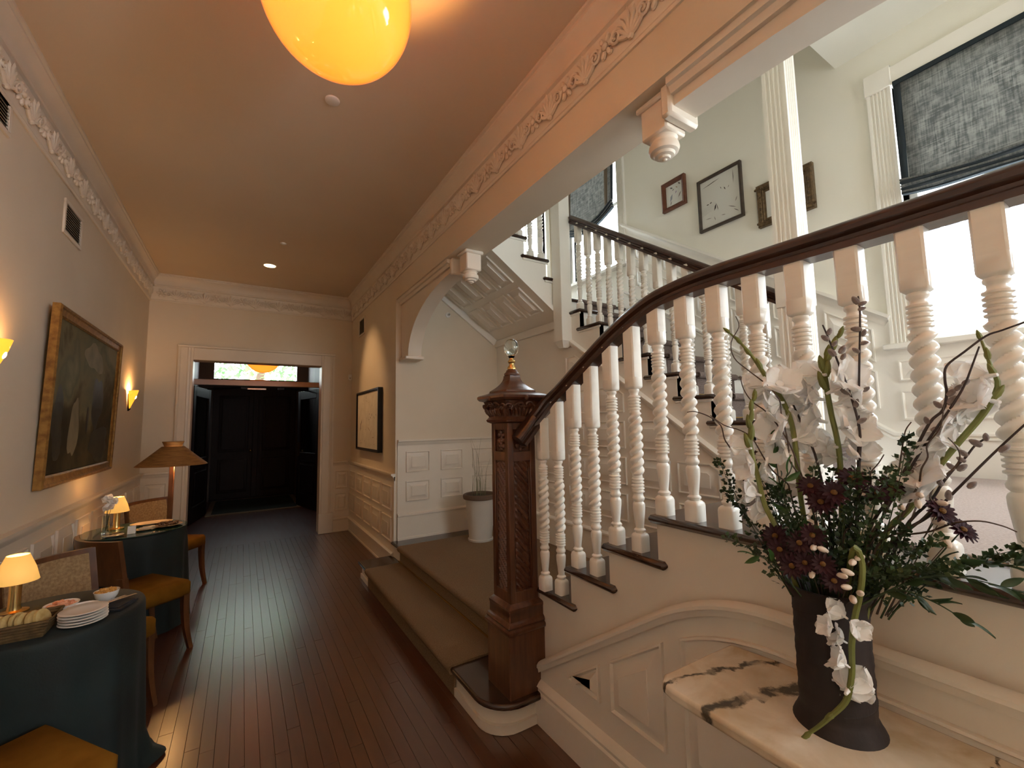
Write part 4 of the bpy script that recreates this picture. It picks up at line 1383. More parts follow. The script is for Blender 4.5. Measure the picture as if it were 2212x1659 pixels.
gladiolus("white gladiolus arching far to the right with open blooms",
          [(0.296, 0.842), (0.305, 0.786), (0.311, 0.745), (0.286, 0.691), (0.242, 0.627), (0.202, 0.566), (0.156, 0.485), (0.11, 0.419)],
          [(0.287, 0.765), (0.268, 0.722), (0.247, 0.685), (0.218, 0.640), (0.200, 0.595), (0.162, 0.535), (0.292, 0.719), (.175, .565), (.235, .66)], -.01, 4, fsize=1.1)
gladiolus("drooping white gladiolus hanging down the front of the vase",
          [(-0.089, -0.030), (-0.064, 0.002), (-0.038, 0.030), (-0.012, 0.062), (0.014, 0.098), (0.024, 0.130), (0.03, 0.168), (0.033, 0.216), (0.042, 0.272), (0.055, 0.326), (0.062, 0.385), (0.049, 0.41)],
          [(0.012, 0.276), (-0.012, 0.250), (0.006, 0.222), (0.006, 0.186), (0.026, 0.128), (0.05, 0.255)], .10, 3, fsize=[.65, .55, .6, .6, 1.0, .5])


def branch(name, label, cat, group, pts, w0, w1, r0, r1, m, catk=(), mb_sub=4):
    t = thing(name, label, cat, tuple(V(pts[-1][0], pts[-1][1], w0)), 0, group)
    n = len(pts)
    P = [V(u, v, w0 + (w1 - w0) * (1 - i / (n - 1)) + random.uniform(-.004, .004)) for i, (u, v) in enumerate(pts)]
    P.append(V(pts[-1][0] * .5, .24, w0 * .4))
    P = smooth_path(P, mb_sub); k = len(P)
    MB().tube(P, [r0 + (r1 - r0) * i / (k - 1) for i in range(k)], 7).build("twig", m, t)
    for j, (u, v) in enumerate(catk):
        near = min(P, key=lambda q: abs((q - VO).dot(VR) - u) + abs(q.z - ZM - v))
        p = V(u, v, (near - VO).dot(-VH))
        o = link("catkin", CATM, t); o.matrix_parent_inverse = world_of(t).inverted()
        d = (p - near); d = d.normalized() * .8 + Vector((0, 0, .8))
        o.matrix_basis = orient(p, d, 0, random.uniform(.8, 1.15))
    return t


CATM = MB().lathe([(0, -.009), (.0042, -.007), (.0062, -.001), (.0055, .005), (.003, .010), (0, .012)], 9).mesh("catkin")
CATM.materials.append(CATK)
W = dict(
 W1=([(0.106, 0.975), (0.106, 0.93), (0.096, 0.813), (0.086, 0.697), (0.077, 0.582), (0.064, 0.431)],
     [(0.101, 0.964), (0.111, 0.955), (0.109, 0.943), (0.098, 0.895), (0.109, 0.884), (0.107, 0.861), (0.093, 0.844), (0.103, 0.752), (0.084, 0.754)], "tallest pussy willow branch, standing straight"),
 W2=([(0.032, 0.907), (0.041, 0.875), (0.05, 0.837), (0.067, 0.768), (0.08, 0.697), (0.084, 0.647), (0.078, 0.583), (0.061, 0.431)],
     [(0.043, 0.889), (0.036, 0.875), (0.051, 0.860), (0.046, 0.839), (0.064, 0.844), (0.065, 0.828), (0.065, 0.748), (0.082, 0.719), (0.088, 0.68)], "pussy willow branch with paired catkins beside the middle gladiolus"),
 W3=([(-0.075, 0.812), (-0.059, 0.777), (-0.033, 0.7), (-0.016, 0.643), (0.0, 0.58), (0.015, 0.425)],
     [(-0.078, 0.81), (-0.058, 0.783), (-0.013, 0.647), (-0.022, 0.629)], "short pussy willow branch behind the left gladiolus blooms"),
 W4=([(0.358, 0.87), (0.318, 0.855), (0.294, 0.846), (0.262, 0.818), (0.235, 0.792), (0.23, 0.764), (0.232, 0.735), (0.223, 0.7), (0.2, 0.672), (0.161, 0.586), (0.125, 0.511), (0.082, 0.426)],
     [(0.26, 0.755), (0.249, 0.745), (0.238, 0.735), (0.238, 0.719), (0.217, 0.711), (0.209, 0.66), (0.197, 0.678), (0.160, 0.604), (0.175, 0.586), (0.164, 0.571), (0.147, 0.558)], "long kinked pussy willow branch reaching to the upper right"),
 W6=([(0.343, 0.69), (0.3, 0.634), (0.266, 0.59), (0.225, 0.533), (0.19, 0.482), (0.123, 0.41)],
     [(0.298, 0.622), (0.250, 0.548), (0.217, 0.524)], "thick straight branch slanting out to the right edge"),
 W7=([(0.281, 0.642), (0.266, 0.627), (0.25, 0.603), (0.234, 0.581), (0.211, 0.546), (0.192, 0.51), (0.139, 0.434)],
     [(0.281, 0.643), (0.268, 0.631), (0.248, 0.610), (0.244, 0.597), (0.243, 0.580), (0.228, 0.582), (0.208, 0.549)], "short pussy willow branch with brownish buds, leaning right"))
for i, (p, c, lb) in enumerate(W.values()):
    branch("pussy_willow_branch", lb, "branch", "pussy willow branches in the vase", p, .0, (-.02, .03, -.05, .03, .05, .01)[i], .0017, .0034, TWIG, c)
branch("pussy_willow_branch", "small forked side twig beside the arching right gladiolus", "branch", "pussy willow branches in the vase",
       [(0.283, 0.826), (0.267, 0.779), (0.259, 0.755), (0.240, 0.715), (.17, .59), (.09, .42)], .01, .03, .0015, .003, TWIG)
CW = [([(0.171, 0.676), (0.16, 0.658), (0.153, 0.622), (0.143, 0.57), (0.133, 0.541), (0.111, 0.474), (0.081, 0.415)], "thin reddish twig with an angled tip right of the middle"),
      ([(0.222, 0.644), (0.234, 0.623), (0.236, 0.602), (0.226, 0.581), (0.207, 0.559), (0.192, 0.534), (0.188, 0.516), (0.194, 0.503), (0.153, 0.45), (0.095, 0.406)], "curly willow twig curling back like a hook on the right"),
      ([(0.218, 0.711), (0.21, 0.665), (0.189, 0.629), (0.188, 0.604), (0.177, 0.579), (0.173, 0.55), (0.165, 0.529), (0.129, 0.457), (0.08, 0.404)], "wavy curly willow twig beside the right gladiolus"),
      ([(-0.276, 0.71), (-0.256, 0.711), (-0.223, 0.697), (-0.199, 0.674), (-0.193, 0.638), (-0.179, 0.608), (-0.146, 0.51), (-0.079, 0.414)], "fine curly twig reaching farthest left"),
      ([(-0.227, 0.701), (-0.195, 0.674), (-0.156, 0.66), (-0.131, 0.639), (-0.111, 0.596), (-0.091, 0.56), (-0.064, 0.532), (-0.059, 0.512), (-0.045, 0.418)], "fine curly twig crossing the lowest left gladiolus"),
      ([(-0.148, 0.8), (-0.142, 0.765), (-0.125, 0.733), (-0.096, 0.706), (-0.067, 0.66), (-0.046, 0.606), (-0.022, 0.499), (-0.011, 0.422)], "curly twig rising behind the left gladiolus blooms"),
      ([(-0.147, 0.953), (-0.142, 0.925), (-0.162, 0.887), (-0.157, 0.846), (-0.128, 0.812), (-0.092, 0.775), (-0.066, 0.735), (-0.064, 0.701), (-0.057, 0.651), (-0.055, 0.618), (-0.054, 0.586), (-0.033, 0.546), (-0.007, 0.481), (0.005, 0.416)], "tallest curly willow twig, looping at its left tip"),
      ([(0.295, 0.471), (0.28, 0.478), (0.252, 0.483), (0.218, 0.474), (0.183, 0.451), (0.109, 0.408)], "low twig arching out over the carpet on the right"),
      ([(0.121, 0.606), (0.111, 0.587), (0.095, 0.564), (0.094, 0.542), (0.077, 0.522), (0.053, 0.449), (0.035, 0.409)], "short curly twig between the maroon flowers")]
for i, (p, lb) in enumerate(CW):
    branch("curly_willow_twig", lb, "branch", "curly willow twigs in the vase", p, .02, .02 + .015 * (i % 4), .0011, .0024, CURLY)

# maroon daisies
ORD = ["leftmost", "second", "third", "fourth", "fifth", "sixth", "seventh", "eighth", "ninth", "tenth", "eleventh", "twelfth", "thirteenth", "fourteenth", "fifteenth", "sixteenth"]


def ordinal(vals, k, what, where):
    """place of item k from the left among its likes"""
    n = sorted(range(len(vals)), key=lambda i: vals[i][0]).index(k)
    return (ORD[0] + " " + what + " " + where) if n == 0 else (ORD[n] + " " + what + " from the left " + where) if n < len(vals) - 1 else ("rightmost " + what + " " + where)


def daisy():
    mb = MB()
    for ring, (n, ln, up) in enumerate(((15, .024, .15), (12, .018, .55))):
        for k in range(n):
            a = 2 * pi * k / n + ring * .2
            vs = []; fs = []
            for i in range(4):
                q = i / 3; r = .004 + ln * q; wd = .0042 * sin(pi * (.15 + .75 * q))
                z = ln * q * up - .004 * q * q
                for s_ in (-1, 0, 1):
                    vs.append((r * cos(a) - s_ * wd * sin(a), r * sin(a) + s_ * wd * cos(a), z + abs(s_) * .0016))
            for i in range(3):
                for j in range(2):
                    b = i * 3 + j; fs.append((b, b + 1, b + 4, b + 3))
            mb.add(vs, fs)
    return mb


DM = daisy().mesh("petals", 70); DM.materials.append(MAROON)
DC = MB().ellipsoid((0, 0, .004), (.006, .006, .004), 10, 6).mesh("flower_centre"); DC.materials.append(YEL)
DAISY = [(-0.017, 0.531, .05), (0.025, 0.522, .07), (0.061, 0.551, .03), (0.1, 0.522, .05), (0.127, 0.537, .02), (0.201, 0.493, .03), (0.229, 0.459, .03), (-0.084, 0.389, .085),
                               (-0.037, 0.372, .105), (-0.005, 0.376, .11), (-0.093, 0.412, .06), (-0.045, 0.41, .09), (0.0, 0.50, .075), (-.062, .36, .10), (.012, .345, .11), (-.02, .43, .09)]
for k, (u, v, w_) in enumerate(DAISY):
    p = V(u, v, w_)
    lo_ = [i for i in range(len(DAISY)) if (DAISY[i][1] < .45) == (v < .45)]
    lb_ = ordinal([DAISY[i] for i in lo_], lo_.index(k), "maroon daisy", "in the low cluster at the vase rim" if v < .45 else "in the upper row of the bouquet")
    t = thing("maroon_daisy", lb_, "flower", tuple(p), 0, "maroon daisies in the vase")
    d = VR * (u * 2.0) - VH * (.9 if v < .45 else .5) + Vector((0, 0, .5 if v > .45 else .25)) + Vector((random.uniform(-.3, .3),) * 3) * .4
    M = orient(Vector((0, 0, 0)), d, k * .7, random.uniform(.9, 1.15))
    for nm, me in (("petals", DM), ("flower_centre", DC)):
        o = link(nm, me, t, True); o.matrix_basis = M
    q0 = V(u * .45, .25, w_ * .3) - p
    MB().tube([(0, 0, 0), tuple(q0 * .4 - d.normalized() * .015), tuple(q0)], [.0012, .0016, .002], 5).build("stem", LEAFD, t, local=True)

# boxwood sprigs
def sprig(u, v, w_, label="small-leaved green sprig in the vase", dens=26):
    root = V(u * .35, .27, w_ * .35); tip = V(u, v, w_)
    t = thing("green_sprig", label, "foliage", tuple(root), 0, "small-leaved green sprigs in the vase")
    bend = (tip - root); mid = root + bend * .5 + Vector((random.uniform(-.02, .02), random.uniform(-.02, .02), .02))
    P = smooth_path([root, mid, tip], 6)
    MB().tube(P, [.0017 - .0012 * i / (len(P) - 1) for i in range(len(P))], 5).build("twig", LEAFD, t)
    mb = MB(); rnd = random.Random(int(u * 1e4 + v * 1e3))
    total = bend.length; nl = int(dens * 1.7 * total / .12) + 24
    side_twigs = []
    for k in range(nl):
        q = .18 + .82 * k / nl; i = min(int(q * (len(P) - 1)), len(P) - 2)
        p = P[i].lerp(P[i + 1], q * (len(P) - 1) - i)
        spread = .019 * (1.15 - .6 * q)
        c = p + Vector((rnd.uniform(-1, 1), rnd.uniform(-1, 1), rnd.uniform(-.6, 1))) * spread
        d = (c - p).normalized() + bend.normalized() * .4
        ln = rnd.uniform(.009, .015); wd = ln * .42
        sd = d.cross(Vector((rnd.uniform(-1, 1), rnd.uniform(-1, 1), rnd.uniform(-1, 1)))).normalized()
        nn = sd.cross(d).normalized(); d.normalize()
        mb.add([c - d * ln * .5, c + sd * wd + nn * .001, c + d * ln * .5, c - sd * wd + nn * .001], [(0, 1, 2), (0, 2, 3)])
    add_props(mb.build("leaves", LEAFD, t, sharp=80), kind="stuff")
    return t


SPRIG = [(-0.208, 0.587), (-0.209, 0.506), (-0.159, 0.61), (0.155, 0.649), (0.314, 0.448), (-0.011, 0.575), (0.031, 0.565), (0.068, 0.575), (-0.075, 0.528), (-0.12, 0.571), (0.1, 0.565),
                            (0.125, 0.581), (0.059, 0.525), (0.085, 0.553), (-0.101, 0.513), (-0.195, 0.404), (0.294, 0.421), (0.026, 0.503), (0.075, 0.503), (-0.075, 0.475), (.14, .46), (.10, .44), (.05, .45), (0, .44), (-.05, .45),
                            (.17, .42), (.21, .40), (.13, .38), (.03, .40), (.08, .37), (-.07, .40), (.19, .45)]
for k, (u, v) in enumerate(SPRIG):
    hi_ = [i for i in range(len(SPRIG)) if (SPRIG[i][1] > .50) == (v > .50)]
    sprig(u, v, (.06, .02, -.03, .09)[k % 4] if v > .4 else .09,
          ordinal([SPRIG[i] for i in hi_], hi_.index(k), "small-leaved green sprig", "among the taller ones" if v > .50 else "among the low ones"))

LEAFME = []
for k in range(2):
    mb = MB(); vs = []; fs = []
    n = 7
    for i in range(n + 1):
        q = i / n; wd = .0085 * sin(pi * q) ** .75 * (1 - .25 * q)
        for s_ in (-1, 0, 1): vs.append((s_ * wd, .0035 * abs(s_) * 0 + .004 * sin(pi * q) - .0025 * (s_ == 0), .045 * q))
    for i in range(n):
        for j in range(2): fs.append((i * 3 + j, i * 3 + j + 1, i * 3 + j + 4, i * 3 + j + 3))
    me = mb.add(vs, fs).mesh("leaf", 70); me.materials.append(LEAFB if k == 0 else LEAFD); LEAFME.append(me)


def leafy(label, pts, w0, w1, n, mk=0, s=1.0):
    t = thing("leafy_stem", label, "foliage", tuple(V(pts[-1][0], pts[-1][1], w0)), 0, "long-leaved stems in the vase")
    m = len(pts)
    P = smooth_path([V(u, v, w0 + (w1 - w0) * (1 - i / (m - 1))) for i, (u, v) in enumerate(pts)], 5)
    MB().tube(P, [.001 + .001 * i / (len(P) - 1) for i in range(len(P))], 5).build("stem", LEAFD, t)
    for k in range(n):
        i = int(k * (len(P) - 3) / n); p = P[i]
        d = (P[max(0, i - 1)] - P[i + 1]).normalized()
        sd = Vector((random.uniform(-1, 1), random.uniform(-1, 1), random.uniform(-.7, .7)))
        sd = (sd - d * sd.dot(d)).normalized()
        o = link("leaf", LEAFME[mk], t); o.matrix_parent_inverse = world_of(t).inverted()
        o.matrix_basis = orient(p, d * (1 if k else 2) + sd * (.9 if k else .1), k * 2.1, s * random.uniform(.8, 1.15))
    return t


leafy("pair of bright green leaves low at the vase's left rim", [(-.135, .372), (-.10, .36), (-.05, .29)], .08, .10, 3, 0, .9)
leafy("long-leaved stem spreading right above the marble", [(.285, .365), (.22, .375), (.15, .36), (.06, .29)], .06, .07, 12, 1, 1.0)
leafy("long-leaved stem drooping low beyond the vase's right rim", [(.20, .315), (.16, .335), (.11, .34), (.05, .29)], .08, .12, 9, 1, .9)
leafy("long-leaved stem reaching out over the bright landing floor", [(.30, .41), (.26, .405), (.2, .40), (.13, .37), (.05, .29)], .05, .06, 14, 1, 1.0)
leafy("leafy stem tucked behind the lowest left gladiolus", [(-.09, .64), (-.085, .58), (-.075, .50), (-.04, .40)], .0, .0, 8, 0, .9)
leafy("leafy stem in the middle of the bouquet under the maroon daisies", [(-.06, .56), (-.07, .50), (-.05, .42), (-.02, .32)], .06, .06, 9, 0, 1.0)
PODS = [(-0.019, 0.406, .10), (-0.003, 0.404, .10), (0.046, 0.388, .11), (0.036, 0.368, .115), (0.026, 0.359, .115), (0.059, 0.397, .10), (0.17, 0.525, .04), (0.166, 0.507, .04), (0.203, 0.51, .03), (0.138, 0.498, .05),
                                (0.202, 0.435, .05), (0.195, 0.472, .04), (0.032, 0.337, .115), (0.054, 0.329, .115), (0.041, 0.316, .12), (-0.026, 0.353, .11)]
for k, (u, v, w_) in enumerate(PODS):
    p = V(u, v, w_)
    t = thing("seed_pod_twig", ordinal(PODS, k, "pale oval pod", "on a thin stalk in the bouquet"), "seed pod", tuple(p), 0, "pale oval pods in the vase")
    a = random.uniform(-1, 1)
    MB().ellipsoid((0, 0, 0), (.013, .0068, .006), 9, 6, Matrix.Rotation(a, 3, 'Y') @ Matrix.Rotation(random.uniform(0, 3), 3, 'Z')).build("pod", POD, t, local=True)
    q0 = V(u * .5, .26, w_ * .45) - p
    MB().tube([(0, 0, 0), tuple(q0 * .5 + Vector((.004, 0, .006))), tuple(q0)], [.0008, .001, .0013], 5).build("stalk", CURLY, t, local=True)

# ================================================================== HALL LIGHTS
def point(name, loc, w, col, r, parent, kind='POINT', spot=None):
    d = bpy.data.lights.new(name, kind); d.energy = w; d.color = col
    d.shadow_soft_size = r
    o = bpy.data.objects.new(name, d); COL.objects.link(o)
    o.location = loc
    if parent is not None:
        o.parent = parent; o.matrix_parent_inverse = world_of(parent).inverted()
    return o


def globe_lamp(label, x, y, z, R, ztop, watts):
    t = thing("globe_lamp", label, "pendant lamp", (x, y, z))
    prof = []
    for i in range(25):
        q = pi * (i / 24) * .80
        prof.append((max(0.0, R * sin(q)), z - R * cos(q)))
    rt_, zt_ = prof[-1]
    prof += [(rt_ * .9, zt_ + .01)]
    mb = MB(); n = 48; vs = []; fs = []
    for r, zz in prof:
        for k in range(n):
            a = 2 * pi * k / n; vs.append((x + r * cos(a), y + r * sin(a), zz))
    for i in range(len(prof) - 1):
        for k in range(n): fs.append((i * n + k, i * n + (k + 1) % n, (i + 1) * n + (k + 1) % n, (i + 1) * n + k))
    mb.add(vs, fs).build("glass_globe", AMBER, t, sharp=80)
    MB().lathe([(rt_ * .95, zt_ + .03), (rt_ * 1.03, zt_ + .035), (rt_ * 1.03, zt_ + .042), (rt_ * .93, zt_ + .042), (rt_ * .93, zt_ + .03)], 32, (x, y)).build("fitter_ring", BRASS, t)
    for k in range(3):
        a = 2 * pi * k / 3
        MB().tube([(x + rt_ * cos(a), y + rt_ * sin(a), zt_ - .005), (x + rt_ * cos(a), y + rt_ * sin(a), zt_ + .04)], .004, 5).build("fitter_pin", BRASS, t)
    for k in range(3):
        a = 2 * pi * k / 3
        MB().tube([(x + rt_ * .98 * cos(a), y + rt_ * .98 * sin(a), zt_ + .036), (x, y, zt_ + .13)], .003, 5).build("hanger_rod", BRASS, t)
    MB().tube([(x, y, zt_ + .12), (x, y, ztop - .03)], .007, 8).build("stem", BRASS, t)
    MB().lathe([(.0, -.045), (.02, -.04), (.055, -.012), (.062, 0)], 24, (x, y), ztop).build("canopy", BRASS, t)
    return t


g1 = globe_lamp("large glowing amber globe hanging from the hall ceiling", .235, 1.47, 2.985, .25, CEIL, HALL_W)
g2 = globe_lamp("amber globe lamp glimpsed through the entrance transom", .235, 7.5, 2.565, .235, 3.2, 4)
g3 = globe_lamp("unseen amber globe added behind the viewer to light the hall", .235, -1.3, 2.985, .25, CEIL, HALL_W)  # extra globe out of view, added for more warm light in the hall
WARM = (1.0, .47, .12)
point("globe_bulb", (.235, 1.47, 3.09), HALL_W, WARM, .05, g1)
point("globe_bulb", (.235, -1.3, 3.09), HALL_W, WARM, .05, g3)
point("globe_bulb", (.235, 7.5, 2.68), 2.0, WARM, .05, g2)

sd = thing("smoke_detector", "flat round white disc on the hall ceiling", "detector", (.389, 2.563, CEIL))
MB().lathe([(0, -.012), (.036, -.012), (.040, -.009), (.041, -.004), (.041, 0)], 32, (.389, 2.563), CEIL).build("cover_disc", PLASTIC, sd)
dl = thing("recessed_light", "small lit recessed downlight in the far ceiling", "downlight", (.214, 5.72, CEIL))
MB().lathe([(.060, 0), (.062, -.006), (.072, -.006), (.074, 0)], 32, (.214, 5.72), CEIL).build("trim_ring", PLASTIC, dl)
MB().lathe([(0, -.004), (.058, -.002), (.060, 0)], 24, (.214, 5.72), CEIL).build("lens", BULB, dl)
so = point("picture_spot", (.214, 5.72, CEIL - .03), 36, (1.0, .60, .28), .03, dl, 'SPOT')
so.data.spot_size = radians(52); so.data.spot_blend = .9
so.rotation_euler = (Vector((XR, 5.55, 1.9)) - Vector((.214, 5.72, CEIL - .03))).to_track_quat('-Z', 'Y').to_euler()
spk = thing("ceiling_sprinkler", "tiny white sprinkler cap on the far ceiling", "sprinkler", (.36, 5.0, CEIL))
MB().lathe([(0, -.012), (.018, -.012), (.03, -.004), (.032, 0)], 20, (.30, 4.95), CEIL).build("cap", PLASTIC, spk)
spk2 = thing("wall_sprinkler", "small round sprinkler head on the alcove wall", "sprinkler", (1.972, YA, 2.756))
for r, a, b, nm, m in ((.030, 0, .012, "rosette", PLASTIC), (.012, .01, .05, "head", STEEL)):
    q = MB().lathe([(0, a), (r, a), (r, b), (r * .6, b + .006), (0, b + .006)], 18); mb = MB()
    mb.add([(1.972 + x, YA - z, 2.756 + y) for x, y, z in q.v], q.f); mb.build(nm, m, spk2)
sn = thing("wall_sensor", "small white sensor box by the right corner of the entrance wall", "sensor", (1.34, YF, 2.226))
MB().box(1.315, 1.363, YF - .035, YF, 2.185, 2.27, .006).build("sensor_body", PLASTIC, sn)
MB().box(1.328, 1.35, YF - .037, YF - .034, 2.20, 2.225, .001).build("lens", mat("sensor_lens", (.4, .38, .35), .3), sn)


def vent(label, x, s, y0, y1, z0, z1):
    t = thing("wall_vent", label, "vent", (x, (y0 + y1) / 2, z0))
    def bx(nm, o0, o1, a, b, c, d, m=TRIM):
        p, q = sorted((x + s * o0, x + s * o1)); return MB().box(p, q, a, b, c, d, .002).build(nm, m, t)
    for a, b, c, d in ((y0, y1, z0, z0 + .025), (y0, y1, z1 - .025, z1), (y0, y0 + .025, z0 + .025, z1 - .025), (y1 - .025, y1, z0 + .025, z1 - .025)):
        bx("frame", 0, .012, a, b, c, d)
    bx("backing", 0, .002, y0 + .02, y1 - .02, z0 + .02, z1 - .02, BLACKM)
    n = int((z1 - z0 - .05) / .0165)
    for i in range(n):
        z = z0 + .03 + i * .0165
        mb = MB(); xa, xb = x + s * .003, x + s * .011
        mb.add([(xa, y0 + .025, z + .008), (xa, y1 - .025, z + .008), (xb, y1 - .025, z), (xb, y0 + .025, z), (xa, y0 + .025, z + .0095), (xa, y1 - .025, z + .0095), (xb, y1 - .025, z + .0015), (xb, y0 + .025, z + .0015)],
               [(0, 1, 2, 3), (4, 5, 6, 7), (0, 1, 5, 4), (2, 3, 7, 6), (0, 3, 7, 4), (1, 2, 6, 5)])
        mb.build("slat", TRIM, t)


vent("slatted wall vent under the left cornice", XL, 1, 3.75, 4.10, 2.77, 3.0)
vent("slatted wall vent high on the left wall at the picture edge", XL, 1, 2.62, 2.97, 2.93, 3.11)
vent("slatted wall vent above the abstract picture", XR, -1, 5.92, 6.26, 2.75, 3.0)


def sconce(label, y, z, w):
    t = thing("wall_sconce", label, "wall lamp", (XL, y, z))
    n = 12; pr = [(.006, -.105), (.020, -.07), (.042, -.015), (.062, .040), (.074, .075)]
    vs = []; fs = []
    for r, zz in pr:
        for k in range(n + 1):
            a = -pi / 2 + pi * k / n
            vs.append((XL + .012 + r * cos(a) * .95, y + r * sin(a), z + zz + .012 * cos(a) * (zz > .04)))
    for i in range(len(pr) - 1):
        for k in range(n): fs.append((i * (n + 1) + k, i * (n + 1) + k + 1, (i + 1) * (n + 1) + k + 1, (i + 1) * (n + 1) + k))
    o = MB().add(vs, fs).build("amber_shade", SCONCE, t, sharp=80)
    sm = o.modifiers.new("glass", 'SOLIDIFY'); sm.thickness = .004
    MB().prism([(y - .028, z + .05), (y + .028, z + .05), (y + .006, z - .13), (y - .006, z - .13)], 'x', XL, XL + .014).build("back_plate", BLACKM, t)
    MB().tube([(XL + .01, y, z - .12), (XL + .018, y, z - .112), (XL + .022, y, z - .10)], .006, 6).build("finial", BLACKM, t)
    MB().ellipsoid((XL + .05, y, z + .02), (.018, .018, .026)).build("bulb", BULB, t)
    point("sconce_bulb", (XL + .055, y, z + .065), w, (1.0, .52, .18), .02, t)


sconce("lit amber wall sconce right of the landscape painting", 5.90, 1.83, 5.0)
sconce("lit amber wall sconce at the left edge before the landscape painting", 2.955, 1.85, 3.2)

# ================================================================== PICTURES
def frame_rect(t, fn, a0, a1, z0, z1, wd, prof, m, nm="frame_rail"):
    """mitred frame; prof list of (inset 0..wd, out)"""
    segs = [((a0, z0), (a1, z0), (0, 1)), ((a1, z0), (a1, z1), (-1, 0)), ((a1, z1), (a0, z1), (0, -1)), ((a0, z1), (a0, z0), (1, 0))]
    for (p, q, n) in segs:
        d = Vector((q[0] - p[0], q[1] - p[1])).normalized()
        vs = []
        for i_, o_ in prof:
            vs.append(fn(p[0] + n[0] * i_ + d.x * i_, p[1] + n[1] * i_ + d.y * i_, o_))
        for i_, o_ in prof:
            vs.append(fn(q[0] + n[0] * i_ - d.x * i_, q[1] + n[1] * i_ - d.y * i_, o_))
        k = len(prof)
        MB().add(vs, [(i, (i + 1) % k, (i + 1) % k + k, i + k) for i in range(k)] + [tuple(range(k)), tuple(range(2 * k - 1, k - 1, -1))]).build(nm, m, t)


PAINT = bpy.data.materials.new("dark_landscape_oil"); PAINT.use_nodes = True
def _paint():
    nt = PAINT.node_tree; N = nt.nodes; L = nt.links; b = N["Principled BSDF"]; b.inputs["Roughness"].default_value = .75; b.inputs["Specular IOR Level"].default_value = .2
    tc = N.new("ShaderNodeTexCoord")
    n1 = N.new("ShaderNodeTexNoise"); n1.inputs["Scale"].default_value = 2.2; n1.inputs["Detail"].default_value = 6; n1.inputs["Distortion"].default_value = .5
    L.new(tc.outputs["Object"], n1.inputs["Vector"])
    sx = N.new("ShaderNodeSeparateXYZ"); L.new(tc.outputs["Object"], sx.inputs[0])
    mr = N.new("ShaderNodeMapRange"); mr.inputs["From Min"].default_value = 1.2; mr.inputs["From Max"].default_value = 2.25
    mr.inputs["To Min"].default_value = -.20; mr.inputs["To Max"].default_value = .16
    L.new(sx.outputs["Z"], mr.inputs["Value"])
    ad = N.new("ShaderNodeMath"); L.new(n1.outputs["Fac"], ad.inputs[0]); L.new(mr.outputs[0], ad.inputs[1])
    rp = N.new("ShaderNodeValToRGB"); e = rp.color_ramp.elements
    e[0].position = .30; e[0].color = (.030, .024, .012, 1); e[1].position = .72; e[1].color = (.21, .185, .110, 1)
    for ps, cl in ((.42, (.065, .050, .024, 1)), (.52, (.16, .135, .072, 1)), (.60, (.115, .112, .066, 1))):
        k = rp.color_ramp.elements.new(ps); k.color = cl
    L.new(ad.outputs[0], rp.inputs["Fac"]); L.new(rp.outputs[0], b.inputs["Base Color"])
_paint()
pt = thing("landscape_painting", "large dark landscape painting in a heavy gilt frame", "painting", (XL, 4.37, 1.16))
tilt = lambda z: .006 + (z - 1.16) * .022
fnL = lambda a, z, o: (XL + tilt(z) + o, a, z)
frame_rect(pt, fnL, 3.59, 5.16, 1.163, 2.275, .075, [(0, 0), (0, .036), (.010, .044), (.020, .041), (.026, .032), (.045, .027), (.058, .027), (.064, .031), (.075, .024), (.075, 0)], GOLDF)
MB().add([fnL(3.66, 1.24, .02), fnL(5.08, 1.24, .02), fnL(5.08, 2.21, .02), fnL(3.66, 2.21, .02), fnL(3.66, 1.24, .008), fnL(5.08, 1.24, .008), fnL(5.08, 2.21, .008), fnL(3.66, 2.21, .008)],
         [(0, 1, 2, 3), (4, 5, 6, 7), (0, 1, 5, 4), (1, 2, 6, 5), (2, 3, 7, 6), (3, 0, 4, 7)]).build("canvas", PAINT, pt)
# paint shapes: pale path, tree masses
DK = mat("paint_dark_tree", (.020, .018, .010), .5, col2=(.04, .034, .018), nscale=14); PL = mat("paint_pale_light", (.24, .20, .12), .7, col2=(.15, .13, .075), nscale=6)
def blob(nm, cy, cz, ry, rz, m, seed, par, fn, o=.0205, n=26, wob=.28):
    rnd = random.Random(seed); ph = [rnd.uniform(0, 6) for _ in range(4)]
    vs = [fn(cy, cz, o)]
    for k in range(n):
        a = 2 * pi * k / n
        r = 1 + wob * (.5 * sin(2 * a + ph[0]) + .35 * sin(3 * a + ph[1]) + .3 * sin(5 * a + ph[2]))
        vs.append(fn(cy + ry * r * cos(a), cz + rz * r * sin(a), o))
    MB().add(vs, [(0, 1 + k, 1 + (k + 1) % n) for k in range(n)]).build(nm, m, par)
blob("painted_path", 4.12, 1.52, .09, .22, PL, 3, pt, fnL, .0203)
blob("painted_tree", 4.62, 1.72, .13, .22, DK, 4, pt, fnL, .0206)
blob("painted_tree", 3.80, 1.55, .10, .22, DK, 5, pt, fnL, .0206)
blob("painted_bank", 4.75, 1.40, .28, .12, DK, 6, pt, fnL, .0208)
blob("painted_tree", 4.40, 1.58, .03, .10, DK, 9, pt, fnL, .0209, wob=.15)
blob("painted_cloud", 4.45, 2.05, .22, .10, PL, 11, pt, fnL, .0202, wob=.35)

CANV = mat("cream_canvas", (.62, .56, .46), .8, col2=(.70, .64, .53), nscale=9)
INK = mat("dark_paint_mark", (.03, .015, .014), .6); INKR = mat("maroon_paint_mark", (.10, .02, .015), .6); INKG = mat("grey_paint_mark", (.30, .27, .24), .7); INKT = mat("tan_paint_mark", (.42, .30, .20), .7)


